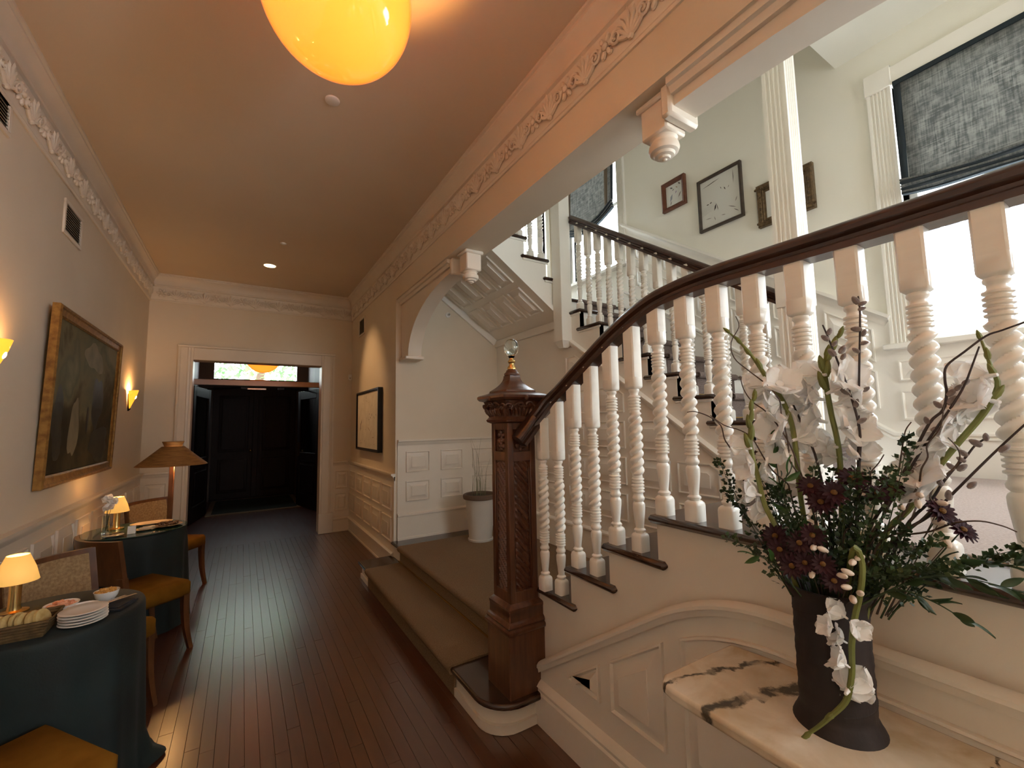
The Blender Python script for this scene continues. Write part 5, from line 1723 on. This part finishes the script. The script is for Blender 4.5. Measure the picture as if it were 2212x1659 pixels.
def strokes(par, fn, items):
    for (a, z, la, lz, w_, m) in items:
        d = Vector((la, lz)); nrm = Vector((-d.y, d.x)).normalized() * w_
        pts = [(a - la, z - lz), (a - la * .3 + nrm.x, z - lz * .3 + nrm.y), (a + la, z + lz), (a + la * .2 - nrm.x, z + lz * .2 - nrm.y)]
        MB().add([fn(p[0], p[1], .0005) for p in pts] + [fn(p[0], p[1], .0) for p in pts], [(0, 1, 2, 3), (4, 5, 6, 7), (0, 1, 5, 4), (1, 2, 6, 5), (2, 3, 7, 6), (3, 0, 4, 7)]).build("brush_mark", m, par)


ab = thing("abstract_picture", "pale abstract picture with a maroon stroke in a thin black frame", "picture", (XR, 5.58, 1.19))
fnR = lambda a, z, o: (XR - .002 - o, a, z)
frame_rect(ab, fnR, 5.02, 6.14, 1.19, 1.945, .03, [(0, 0), (0, .055), (.018, .055), (.018, .04), (.03, .04), (.03, 0)], BLACKM)
MB().box(XR - .04, XR - .01, 5.048, 6.112, 1.218, 1.917).build("canvas", CANV, ab)
fq = lambda a, z, o: (XR - .040 - o, a, z)
rnd = random.Random(3)
items = [(5.93, 1.50, -.025, .07, .012, INKR), (5.90, 1.55, -.01, .03, .006, INK), (5.42, 1.60, .012, .012, .006, INK), (5.36, 1.63, .01, -.02, .006, INK), (5.48, 1.645, .008, .012, .005, INK),
         (5.26, 1.60, .03, .02, .005, INKG), (5.50, 1.46, .05, .03, .008, INKT), (5.40, 1.42, .03, -.03, .006, INKT), (5.30, 1.36, .05, .0, .006, INKT)]
for k in range(34):
    items.append((rnd.uniform(5.10, 6.05), rnd.uniform(1.25, 1.88), rnd.uniform(-.02, .02), rnd.uniform(-.015, .015), rnd.uniform(.002, .006), rnd.choice((INKT, INKG, INK, INKT))))
strokes(ab, fq, items)

fnW = lambda a, z, o: (XW - .002 - o, a, z)
REDW = mat("red_brown_frame", (.11, .035, .016), .4, col2=(.17, .06, .03), nscale=20); DKF = mat("dark_brown_frame", (.045, .032, .022), .45, col2=(.075, .052, .036), nscale=20)
GILT2 = mat("dull_carved_gilt", (.085, .052, .022), .5, .3, col2=(.16, .10, .045), nscale=45, bump=.9, bscale=50)
PAPER = mat("white_paper", (.76, .76, .71), .8)
BLUEG = mat("blue_grey_mark", (.25, .28, .33), .7); PURP = mat("violet_mark", (.12, .03, .22), .7)
def wall_pic(label, a0, a1, z0, z1, wd, prof, m, marks, mat_w=0.0):
    t = thing("framed_print", label, "picture", (XW, (a0 + a1) / 2, z0))
    frame_rect(t, fnW, a0, a1, z0, z1, wd, prof, m)
    MB().box(XW - .012, XW - .002, a0 + wd * .8, a1 - wd * .8, z0 + wd * .8, z1 - wd * .8).build("paper", PAPER, t)
    strokes(t, lambda a, z, o: (XW - .0122 - o, a, z), marks)
    MB().box(XW - .016, XW - .0145, a0 + wd * .8, a1 - wd * .8, z0 + wd * .8, z1 - wd * .8).build("picture_glass", GLASSP, t)
    return t


wall_pic("small framed print with scattered shapes in a red-brown frame", 2.41, 2.67, 3.54, 3.83, .038, [(0, 0), (0, .034), (.012, .038), (.03, .022), (.038, .020), (.038, 0)], REDW,
         [(2.57, 3.76, .015, .012, .009, INK), (2.48, 3.77, .012, .015, .008, INK), (2.575, 3.66, .015, -.035, .014, BLUEG), (2.52, 3.70, .008, -.012, .005, PURP), (2.48, 3.66, -.018, .025, .006, INKR), (2.55, 3.735, .012, -.006, .006, INK), (2.58, 3.61, -.01, .02, .01, INKG), (2.51, 3.745, .01, .012, .007, INKT)])
wall_pic("large framed drawing of thin black marks in a dark frame", 1.88, 2.285, 3.185, 3.668, .022, [(0, 0), (0, .030), (.014, .032), (.022, .024), (.022, 0)], DKF,
         [(2.16, 3.60, .085, -.012, .004, INK), (1.955, 3.57, .002, -.06, .003, INK), (2.07, 3.52, .004, .012, .003, INK), (2.035, 3.50, .005, .016, .005, INK), (2.20, 3.42, .012, .003, .006, INK), (2.17, 3.425, .012, -.003, .006, INK), (2.13, 3.37, -.012, .03, .008, INK), (2.11, 3.36, .004, .03, .003, INK),
          (1.98, 3.31, .035, .022, .003, INK), (1.945, 3.265, .022, .02, .003, INK), (1.94, 3.36, .01, -.02, .005, INKG), (2.0, 3.50, .006, -.01, .004, INKG), (2.20, 3.29, .03, .004, .004, INKG), (2.06, 3.27, .02, .006, .004, INKG), (2.14, 3.27, .004, .02, .004, INKG)])
op = wall_pic("ornate dull-gilt framed picture partly behind the fluted column", 1.36, 1.765, 3.02, 3.365, .062, [(0, 0), (0, .034), (.010, .042), (.026, .040), (.038, .028), (.046, .030), (.052, .022), (.062, .020), (.062, 0)], GILT2,
              [(1.56, 3.19, .05, .04, .02, INKT), (1.60, 3.22, .03, -.04, .012, INKG)])
for k in range(30):            # carved leaves on the gilt frame
    s = k / 30 * 1.5
    a, z = (1.36 + s, 3.02 + .03) if s < .405 else (1.765 - .03, 3.02 + s - .405) if s < .75 else (1.765 - (s - .75), 3.365 - .03) if s < 1.155 else (1.36 + .03, 3.365 - (s - 1.155))
    MB().ellipsoid((XW - .040, a, z), (.006, .013, .012), 7, 5).build("carved_leaf", GILT2, op)

# ================================================================== TABLES
def round_table(label, cloth_label, cx, cy, r, seed, puddle=None, glass=False):
    t = thing("round_table", label, "table", (cx, cy, 0))
    MB().lathe([(0, .70), (r - .012, .70), (r - .004, .706), (r - .004, .726), (r - .012, .732), (0, .732)], 40, (cx, cy)).build("tabletop", CHAIRW, t)
    MB().lathe([(.16, .002), (.17, .02), (.05, .05), (.032, .10), (.04, .4), (.03, .62), (.06, .69), (.06, .70)], 20, (cx, cy)).build("pedestal", CHAIRW, t)
    rnd = random.Random(seed); n = 96; vs = []; fs = []
    ph = [rnd.uniform(0, 6) for _ in range(5)]
    prof = [(0.0, 0.735), (.5, .735), (.97, .736), (1.0, .732), (1.012, .722), (1.015, .70), (1.02, .6), (1.03, .45), (1.045, .3), (1.06, .15), (1.075, .05), (1.085, .012)]
    for i, (q, z) in enumerate(prof):
        f = max(0, (.70 - z) / .70)
        for k in range(n):
            a = 2 * pi * k / n
            fold = (.16 * f ** .6) * (.5 * sin(9 * a + ph[0]) + .35 * sin(14 * a + ph[1]) + .25 * sin(5 * a + ph[2]))
            rr = r * (q + fold * .55)
            if puddle and f > .9:
                rr += .10 * max(0, cos(a - puddle)) ** 14 * (f - .9) * 10
            x = cx + rr * cos(a)
            x = max(x, XL + .035)
            vs.append((x, cy + rr * sin(a), z))
    for i in range(len(prof) - 1):
        for k in range(n): fs.append((i * n + k, i * n + (k + 1) % n, (i + 1) * n + (k + 1) % n, (i + 1) * n + k))
    c = MB().add(vs, fs).build("tablecloth", CLOTH, None, sharp=80, weld=True)
    add_props(c, cloth_label, "tablecloth")
    if glass:
        MB().lathe([(0, .7375), (r + .006, .7375), (r + .008, .740), (r + .006, .7435), (0, .7435)], 64, (cx, cy)).build("glass_top", GREENGL, t)
    return t


NT = (-.665, 2.62, .31); FT = (-.675, 4.43, .315)
round_table("small round table nearest the viewer", "dark green floor-length cloth on the near table with the plates", *NT, 1, puddle=.35)
round_table("small glass-topped round table before the floor lamp", "dark green floor-length cloth on the far table", *FT, 2, glass=True)
TZ = .7375; TZF = .745

# ================================================================== CHAIRS
def make_chair():
    t = thing("side_chair", "x", "chair", (0, 0, 0))
    hw, hd = .215, .215
    # seat
    o = MB().box(-hw, hw, -hd, hd, .36, .465, .02).build("seat", SEATF, t, local=True, sharp=80)
    # sabre legs
    for sx in (-1, 1):
        for sy, kick in ((1, .045), (-1, -.075)):
            pts = [(sx * (hw - .028), sy * (hd - .03), .40), (sx * (hw - .028), sy * (hd - .028), .27), (sx * (hw - .026), sy * (hd - .03) + kick * .35, .13), (sx * (hw - .022), sy * (hd - .03) + kick, 0.0)]
            P = smooth_path(pts, 4); q = MB(); vs = []; fs = []
            for i, p in enumerate(P):
                w_ = .021 - .008 * i / (len(P) - 1)
                vs += [(p.x - w_, p.y - w_, p.z), (p.x + w_, p.y - w_, p.z), (p.x + w_, p.y + w_, p.z), (p.x - w_, p.y + w_, p.z)]
            for i in range(len(P) - 1):
                for k in range(4): fs.append((i * 4 + k, i * 4 + (k + 1) % 4, (i + 1) * 4 + (k + 1) % 4, (i + 1) * 4 + k))
            fs += [(0, 1, 2, 3), tuple(range(len(P) * 4 - 4, len(P) * 4))]
            q.add(vs, fs).build("leg", CHAIRW, t, local=True)
    # curved back
    def arc(u, v, off=0.0):
        x = u * (hw + .012); d = .075 * (1 - u * u)
        return (x, -hd - .005 - d * .9 - (v - .46) * .16 + off + .05, v)
    def shell(nm, u0, u1, v0, v1, o0, o1, m, par, nu=14, nv=5):
        vs = []; fs = []
        for o_ in (o0, o1):
            for i in range(nu + 1):
                for j in range(nv + 1):
                    vs.append(arc(u0 + (u1 - u0) * i / nu, v0 + (v1 - v0) * j / nv, o_))
        W_ = nv + 1; S = (nu + 1) * W_
        for i in range(nu):
            for j in range(nv):
                a = i * W_ + j
                fs += [(a, a + 1, a + W_ + 1, a + W_), (S + a, S + a + W_, S + a + W_ + 1, S + a + 1)]
        for i in range(nu):
            a = i * W_; b = a + nv; fs += [(a, a + W_, S + a + W_, S + a), (b, b + W_, S + b + W_, S + b)]
        for j in range(nv):
            a = j; b = nu * W_ + j; fs += [(a, a + 1, S + a + 1, S + a), (b, b + 1, S + b + 1, S + b)]
        return MB().add(vs, fs).build(nm, m, par, local=True)
    bk = shell("backrest", -1, 1, .56, .83, -.012, .012, CHAIRW, t)
    shell("back_pad", -.86, .86, .585, .805, .010, .022, BACKF, bk)
    for s_ in (-1, 1):
        u0, u1 = sorted((s_ * .86, s_ * 1.0))
        shell("back_stile", u0, u1, .37, .60, -.016, .016, CHAIRW, t, 3, 5)
    return t


ch = make_chair()
spots = [((-.56, 3.86), (.8, .6), "mustard-seated chair seen from behind its curved wooden back, in front of the far table"),
         ((-.60, 2.00), (.8, .6), "mustard-seated chair in the bottom left corner, only its seat in view"),
         ((-.665, 3.16), (.8, -.6), "chair with a pale woven back just beyond the near table"),
         ((-.565, 5.28), (.8, -.6), "farthest chair, with its pale back below the floor lamp")]
for i, ((x, y), u, lb) in enumerate(spots):
    c = ch if i == 0 else copy_tree(ch)
    c.location = (x, y, 0); c.rotation_euler = (0, 0, atan2(-u[0], u[1]))
    c["label"] = lb; c["category"] = "chair"; c["group"] = "chairs along the left wall"

# ================================================================== LAMPS ON THE LEFT
fx, fyy = -.515, 4.84
ft = thing("floor_lamp", "floor lamp with a wide conical woven shade on a square wooden pole", "floor lamp", (fx, fyy, 0))
MB().lathe([(0, .0), (.085, .0), (.085, .015), (.03, .025), (0, .025)], 28, (fx, fyy)).build("base", CHAIRW, ft)
MB().box(fx - .018, fx + .018, fyy - .018, fyy + .018, .02, 1.33, .003).build("pole", CHAIRW, ft)
shp = [(.255, 1.195), (.085, 1.352)]
n = 48; vs = []; fs = []
for r, z in [(.257, 1.190), (.17, 1.268), (.080, 1.352), (.074, 1.352), (.165, 1.266), (.25, 1.190)]:
    for k in range(n):
        a = 2 * pi * k / n; vs.append((fx + r * cos(a), fyy + r * sin(a), z))
for i in range(5):
    for k in range(n): fs.append((i * n + k, i * n + (k + 1) % n, (i + 1) * n + (k + 1) % n, (i + 1) * n + k))
for k in range(n): fs.append((5 * n + k, 5 * n + (k + 1) % n, (k + 1) % n, k))
MB().add(vs, fs).build("lamp_shade", WICKER, ft)
MB().lathe([(.058, 1.345), (.080, 1.395), (.074, 1.395), (.053, 1.349)], 32, (fx, fyy)).build("shade_collar", WICKER, ft)
for k in range(4):
    a = k * pi / 2 + .4
    MB().tube([(fx + .015 * cos(a), fyy + .015 * sin(a), 1.325), (fx + .078 * cos(a), fyy + .078 * sin(a), 1.345)], .003, 5).build("spider_arm", BLACKM, ft)
MB().ellipsoid((fx + .06, fyy - .02, 1.24), (.026, .026, .032)).build("bulb", BULB, ft)
point("floor_lamp_bulb", (fx + .06, fyy - .02, 1.20), 3.0, (1.0, .5, .16), .03, ft)


def table_lamp(label, x, y, z, s, watts):
    t = thing("table_lamp", label, "table lamp", (x, y, z))
    MB().lathe([(0, 0), (.045 * s, 0), (.045 * s, .008), (.022 * s, .014), (.019 * s, .03), (.019 * s, .135 * s), (.010, .14 * s), (.006, .17 * s)], 24, (x, y), z).build("base", BRASS, t)
    n = 40; vs = []; fs = []; pr = [(.068 * s, .125 * s), (.056 * s, .175 * s), (.034 * s, .232 * s)]
    for r, zz in pr:
        for k in range(n):
            a = 2 * pi * k / n; q = 1 + .012 * (k % 2); vs.append((x + r * q * cos(a), y + r * q * sin(a), z + zz))
    for i in range(2):
        for k in range(n): fs.append((i * n + k, i * n + (k + 1) % n, (i + 1) * n + (k + 1) % n, (i + 1) * n + k))
    o = MB().add(vs, fs).build("lamp_shade", SHADE, t, sharp=20)
    sm = o.modifiers.new("fabric", 'SOLIDIFY'); sm.thickness = .0015
    MB().ellipsoid((x, y, z + .185 * s), (.014 * s, .014 * s, .020 * s)).build("bulb", BULB, t)
    point("table_lamp_bulb", (x, y, z + .218 * s), watts, (1.0, .55, .18), .015, t)
    point("table_lamp_bulb", (x, y, z + .150 * s), watts * .6, (1.0, .55, .18), .015, t)


table_lamp("small glowing pleated lamp on the near table", -.800, 2.745, TZ, 1.03, .7)
table_lamp("small glowing pleated lamp on the far table beside the glass vase", -.800, 4.50, TZF, 1.05, .8)

# ================================================================== THINGS ON THE TABLES
def plate_mesh(r):
    return MB().lathe([(0, .0), (r * .55, 0), (r * .62, .003), (r * .97, .0085), (r, .0105), (r * .98, .0115), (r * .62, .006), (0, .0055)], 40)


PM = plate_mesh(.074).mesh("plate", 60); PM.materials.append(CHINA)
for k in range(5):
    o = bpy.data.objects.new("dinner_plate", PM); COL.objects.link(o)
    o.location = (-.517 + random.uniform(-.002, .002), 2.445 + random.uniform(-.002, .002), TZ + .0008 + k * .0105)
    add_props(o, ["white plate at the bottom of the stack", "second white plate from the bottom of the stack", "middle white plate of the stack", "white plate just under the top of the stack", "white plate on top of the stack"][k], "plate", "stacked plates on the near table")


def bowl(label, x, y, z, r, h, m=CHINA, grp=None):
    t = thing("small_bowl", label, "bowl", (x, y, z), 0, grp)
    MB().lathe([(0, 0), (r * .55, 0), (r * .6, .003), (r * .88, h * .5), (r, h), (r * .96, h), (r * .84, h * .5), (r * .5, .006), (0, .006)], 32, (x, y), z).build("bowl_body", m, t)
    return t


def heap(name, label, x, y, z, r, n, m, size, cat, seed=1):
    rnd = random.Random(seed); mb = MB()
    for k in range(n):
        a = rnd.uniform(0, 6.28); q = sqrt(rnd.random()) * r
        mb.ellipsoid((x + q * cos(a), y + q * sin(a), z + rnd.uniform(0, .012) + .010 * (1 - q / r)), (size * rnd.uniform(.7, 1.2), size * rnd.uniform(.5, .9), size * rnd.uniform(.5, .8)), 6, 4, Matrix.Rotation(rnd.uniform(0, 3), 3, 'Z') @ Matrix.Rotation(rnd.uniform(-.6, .6), 3, 'X'))
    o = mb.build(name, m, None)
    return add_props(o, label, cat, None, "stuff")


NUT = mat("golden_snack", (.45, .22, .04), .6, col2=(.62, .34, .09), nscale=40)
PINK = mat("pink_spread", (.62, .27, .16), .5, col2=(.72, .40, .26), nscale=30, bump=.6, bscale=90)
DARKF = mat("dark_fruit", (.05, .018, .012), .5, col2=(.16, .07, .03), nscale=30)
bowl("small deep bowl of golden snacks on the near table", -.497, 2.69, TZ, .045, .045)
heap("golden_snacks", "golden snack pieces heaped in the small deep bowl", -.497, 2.69, TZ + .034, .034, 46, NUT, .009, "snacks", 2)
bowl("white bowl of pink spread on the near table", -.625, 2.62, TZ, .056, .040)
heap("pink_spread", "pink spread filling the white bowl", -.625, 2.62, TZ + .026, .043, 30, PINK, .014, "spread", 5)
bowl("empty white bowl between the spread and the plates", -.545, 2.565, TZ, .050, .034)
bowl("shallow cream dish under the folded card", -.700, 2.565, TZ, .055, .022)
# wrapped cutlery on a dark napkin
NAPK = mat("dark_napkin", (.010, .012, .016), .8, col2=(.02, .024, .03), nscale=20, bump=.3, bscale=120)
nk = thing("folded_napkin", "dark folded napkin under the serving tongs", "napkin", (-.45, 2.585, TZ))
MB().prism([(-.525, 2.545), (-.415, 2.50), (-.375, 2.62), (-.475, 2.67)], 'z', TZ + .001, TZ + .009).build("napkin_fold", NAPK, nk)
MB().prism([(-.515, 2.555), (-.425, 2.515), (-.385, 2.60), (-.470, 2.645)], 'z', TZ + .009, TZ + .015).build("napkin_fold", NAPK, nk)
tg = thing("serving_tongs", "steel serving tongs lying on the dark napkin", "tongs", (-.45, 2.585, TZ + .016))
for s_ in (-1, 1):
    MB().sweep([(-.007, -.0012), (.007, -.0012), (.007, .0012), (-.007, .0012)], [(-.515 + .006 * s_, 2.535, TZ + .024), (-.455 + .014 * s_, 2.59, TZ + .0255), (-.405 + .018 * s_, 2.645, TZ + .0215)]).build("tong_arm", STEEL, tg)
# bread basket
BASK = mat("basket_weave", (.075, .042, .014), .8, col2=(.14, .085, .03), nscale=40, bump=1.0, bscale=80)
bk = thing("bread_basket", "low woven basket at the left edge of the near table", "basket", (-.70, 2.43, TZ))
x0, x1, y0, y1 = -.815, -.610, 2.370, 2.500
vsb = []
MB().box(x0, x1, y0, y1, TZ, TZ + .008).build("basket_floor", BASK, bk)
for k in range(5):
    z = TZ + .012 + k * .011; e = .004 * k
    MB().tube([(x0 - e, y0 - e, z), (x1 + e, y0 - e, z), (x1 + e, y1 + e, z), (x0 - e, y1 + e, z), (x0 - e, y0 - e, z), (x1 + e, y0 - e, z)], .0065, 6).build("basket_coil", BASK, bk)
BREAD = mat("toast_bread", (.40, .28, .09), .85, col2=(.58, .45, .20), nscale=30, bump=.6, bscale=120)
for k in range(9):
    mb = MB(); a = .35
    q = MB().prism([(.032 * cos(2 * pi * i / 14) * 1.05, .036 + .036 * sin(2 * pi * i / 14)) for i in range(14)], 'y', -.0055, .0055)
    mb.add(q.v, q.f)
    o = mb.build("bread_slice", BREAD, None)
    o.location = (-.800 + k * .022, 2.435 + .008 * ((k % 3) - 1), TZ + .0105); o.rotation_euler = (-.32 + .06 * (k % 2), 0, 1.2)
    add_props(o, (ORD[k] + " toasted bread slice" + (" from the left" if k else "") + " in the woven basket"), "bread", "bread slices in the basket")
# glass with stems beside the near lamp
def glass_vase(label, x, y, z, r, h):
    t = thing("glass_vase", label, "glass vase", (x, y, z))
    MB().lathe([(0, 0), (r, 0), (r, h), (r * .9, h), (r * .88, .012), (0, .012)], 24, (x, y), z).build("glass_body", CLEAR, t)
    return t
glass_vase("clear glass cylinder left of the near lamp", -.885, 2.66, TZ, .026, .12)
glass_vase("slim clear glass vase with white blooms on the far table", -.835, 4.36, TZF, .022, .13)
for k, (dx, dy, hh) in enumerate(((.0, .02, .245), (.015, -.03, .19), (.03, .01, .22))):
    t = thing("white_bloom", ["tallest white bloom in the slim glass vase", "lowest white bloom in the slim glass vase", "middle white bloom in the slim glass vase"][k], "flower", (-.835 + dx * .2, 4.36, TZF + .014), 0, "blooms on the far table")
    MB().tube([(-.835, 4.36, TZF + .015), (-.835 + dx * .4, 4.36 + dy * .4, TZF + .12), (-.835 + dx, 4.36 + dy, TZF + hh)], .0015, 5).build("stem", LEAFD, t)
    for j in range(2):
        o = link("floret", FLO[(k + j) % 4], t); o.matrix_basis = orient(Vector((-.835 + dx, 4.36 + dy, TZF + hh - .008 * j)), (.3 - .5 * j, -.6, .6), k, .75)

PLAT = mat("cream_stoneware", (.60, .50, .36), .25, coat=.4)
def oval_dish(name, label, cat, x, y, z, rx, ry, ang, m, h=.014):
    q = MB().lathe([(0, 0), (.6, 0), (.66, h * .3), (.97, h), (1.0, h * 1.1), (.97, h * 1.2), (.64, h * .6), (0, h * .5)], 48)
    mb = MB(); mb.add([(x + rx * px * cos(ang) - ry * py * sin(ang), y + rx * px * sin(ang) + ry * py * cos(ang), z + pz) for px, py, pz in q.v], q.f)
    return add_props(mb.build(name, m, None), label, cat)
oval_dish("oval_platter", "cream oval platter at the back of the far table", "platter", -.595, 4.555, TZF, .135, .075, .15, PLAT)
oval_dish("dark_oval_tray", "dark oval tray of fruit at the right of the far table", "tray", -.475, 4.40, TZF, .10, .085, .9, DARKF, .010)
heap("dark_fruit_heap", "dark dried fruit heaped on the oval tray", -.475, 4.41, TZF + .012, .07, 46, DARKF, .012, "fruit", 8)
oval_dish("cheese_plate", "pale plate in the middle of the far table", "plate", -.615, 4.33, TZF, .075, .055, .2, PLAT, .008)
for k in range(2):
    o = MB().box(-.04, .04, -.010, .010, 0, .018, .006).build("cheese_stick", PLAT, None, sharp=80)
    o.location = (-.60 + .015 * k, 4.315 + .034 * k, TZF + .0062); o.rotation_euler = (0, 0, .25)
    add_props(o, ["pale cheese stick nearest the table edge", "pale cheese stick behind the nearest one"][k], "cheese", "cheese on the pale plate")
cd = thing("folded_card", "small folded white card standing on the far table", "card", (-.665, 4.285, TZF))
for s_ in (-1, 1):
    MB().add([(-.69, 4.24 + .018 * s_, TZF), (-.645, 4.245 + .018 * s_, TZF), (-.645, 4.245, TZF + .055), (-.69, 4.24, TZF + .055), (-.69, 4.2405 + .018 * s_, TZF), (-.645, 4.2455 + .018 * s_, TZF), (-.645, 4.2455, TZF + .055), (-.69, 4.2405, TZF + .055)],
             [(0, 1, 2, 3), (4, 5, 6, 7), (0, 1, 5, 4), (1, 2, 6, 5), (2, 3, 7, 6), (3, 0, 4, 7)]).build("card_face", PAPER, cd)
oval_dish("small_plate", "small cream plate at the near rim of the far table", "plate", -.765, 4.225, TZF, .060, .060, 0, CHINA, .008)
pk = thing("spreading_knives", "small dark-handled knives on the small cream plate", "cutlery", (-.765, 4.225, TZF + .01))
for k in range(3):
    MB().tube([(-.80 + .02 * k, 4.19 + .012 * k, TZF + .0165), (-.745 + .012 * k, 4.25, TZF + .0165)], [.004, .0025], 6).build("knife", BLACKM if k else STEEL, pk)

# ================================================================== POTTED GRASS
px, py = 2.10, 4.02
pot = thing("plant_pot", "pale tapered plant pot with a brown rim on the stair platform", "plant pot", (px, py, ZP + .011))
zp = ZP
MB().lathe([(0, .0), (.122, .0), (.128, .012), (.128, .028), (.118, .032), (.122, .10), (.150, .40), (.155, .43)], 40, (px, py), zp).build("pot_body", mat("pale_clay", (.50, .46, .40), .6, col2=(.56, .52, .46), nscale=4), pot)
MB().lathe([(.150, .42), (.172, .425), (.178, .445), (.174, .465), (.160, .472), (.145, .465), (.142, .44), (0, .44)], 40, (px, py), zp).build("pot_rim", mat("brown_clay", (.12, .075, .048), .7, bump=.3, bscale=60), pot)
MB().lathe([(0, .452), (.08, .456), (.144, .448)], 24, (px, py), zp).build("soil", mat("soil", (.05, .035, .022), .95, bump=1, bscale=60), pot)
gr = thing("grass_plant", "thin dry grass blades growing in the pale pot", "plant", (px, py, zp + .45))
GRS = mat("dry_grass", (.12, .13, .05), .7, col2=(.22, .20, .10), nscale=10)
rnd = random.Random(12)
for k in range(20):
    a = rnd.uniform(0, 6.28); q = rnd.uniform(.0, .09); hgt = rnd.uniform(.15, .38) if k > 3 else rnd.uniform(.5, .62)
    bx, by = px + q * cos(a), py + q * sin(a); lx, ly = .12 * hgt * rnd.uniform(-1.2, .9), .2 * hgt * rnd.uniform(-1, .2)
    z = zp + .45
    P = smooth_path([(bx, by, z), (bx + lx * .3, by + ly * .3, z + hgt * .6), (bx + lx * 1.6, by + ly, z + hgt)], 4)
    MB().tube(P, [.0022 - .0018 * i / (len(P) - 1) for i in range(len(P))], 4).build("grass_blade", GRS, gr)

# ================================================================== OUTSIDE
# neighbouring house seen through the landing window
HX = 22.0
nb = thing("neighbour_house", "overexposed white house across the street seen through the landing window", "building", (HX, 4.0, -4))
SID = mat("white_siding", (.78, .78, .78), .7); SHT = mat("grey_shutter", (.085, .09, .11), .7); FPN = mat("far_pane", (.07, .08, .10), .3)
MB().box(HX, HX + 3, -16, 22, -4, 14).build("house_wall", SID, nb)
for k in range(30):
    MB().box(HX - .02, HX, -8, 14, 2.0 + k * .28, 2.0 + k * .28 + .26, .004).build("siding_board", SID, nb)
for zi, z in enumerate((5.0, 7.9)):
    for yi in range(7):
        y = -3.67 + yi * 1.75
        wdw = MB().box(HX - .07, HX - .02, y, y + .72, z, z + 1.1, .01).build("house_window", SID, nb)
        for p0, p1 in ((y + .05, y + .34), (y + .38, y + .67)):
            for q0, q1 in ((z + .06, z + .53), (z + .57, z + 1.04)):
                MB().box(HX - .075, HX - .068, p0, p1, q0, q1).build("pane", FPN, wdw)
        for s in (y - .43, y + .79):
            sh_ = MB().box(HX - .06, HX - .02, s, s + .38, z, z + 1.1, .01).build("shutter", SHT, nb)
            for q in range(7):
                MB().box(HX - .07, HX - .06, s + .04, s + .34, z + .05 + q * .145, z + .14 + q * .145).build("shutter_slat", SHT, sh_)
ground = struct(MB().box(-14, 21, 11.35, 30, -.6, -.5).build("ground_street", mat("street", (.25, .25, .24), .9)), "pale street outside the entrance")
tr = thing("street_tree", "green leafy tree outside seen through the transom", "tree", (.4, 16, -.5))
MB().tube([(.4, 16, -.5), (.45, 16, 1.2), (.35, 16.1, 2.6), (.6, 16, 4.2)], [.20, .16, .13, .08], 9).build("trunk", mat("bark", (.12, .09, .07), .9), tr)
mb = MB(); rnd = random.Random(5)
for k in range(2700):
    c = Vector((rnd.gauss(.4, 1.5), 16 + rnd.gauss(0, .8), rnd.gauss(3.9, 1.0)))
    d = Vector((rnd.uniform(-1, 1), rnd.uniform(-1, 1), rnd.uniform(-1, 1))).normalized(); e_ = d.cross(Vector((0, 0, 1))).normalized()
    L_ = rnd.uniform(.08, .16)
    mb.add([c - d * L_, c + e_ * L_ * .5, c + d * L_, c - e_ * L_ * .5], [(0, 1, 2, 3)])
LFO = mat("tree_leaf", (.15, .31, .11), .6, col2=(.25, .44, .19), nscale=2); translucent(LFO, .4)
add_props(mb.build("foliage", LFO, tr, sharp=80), kind="stuff")
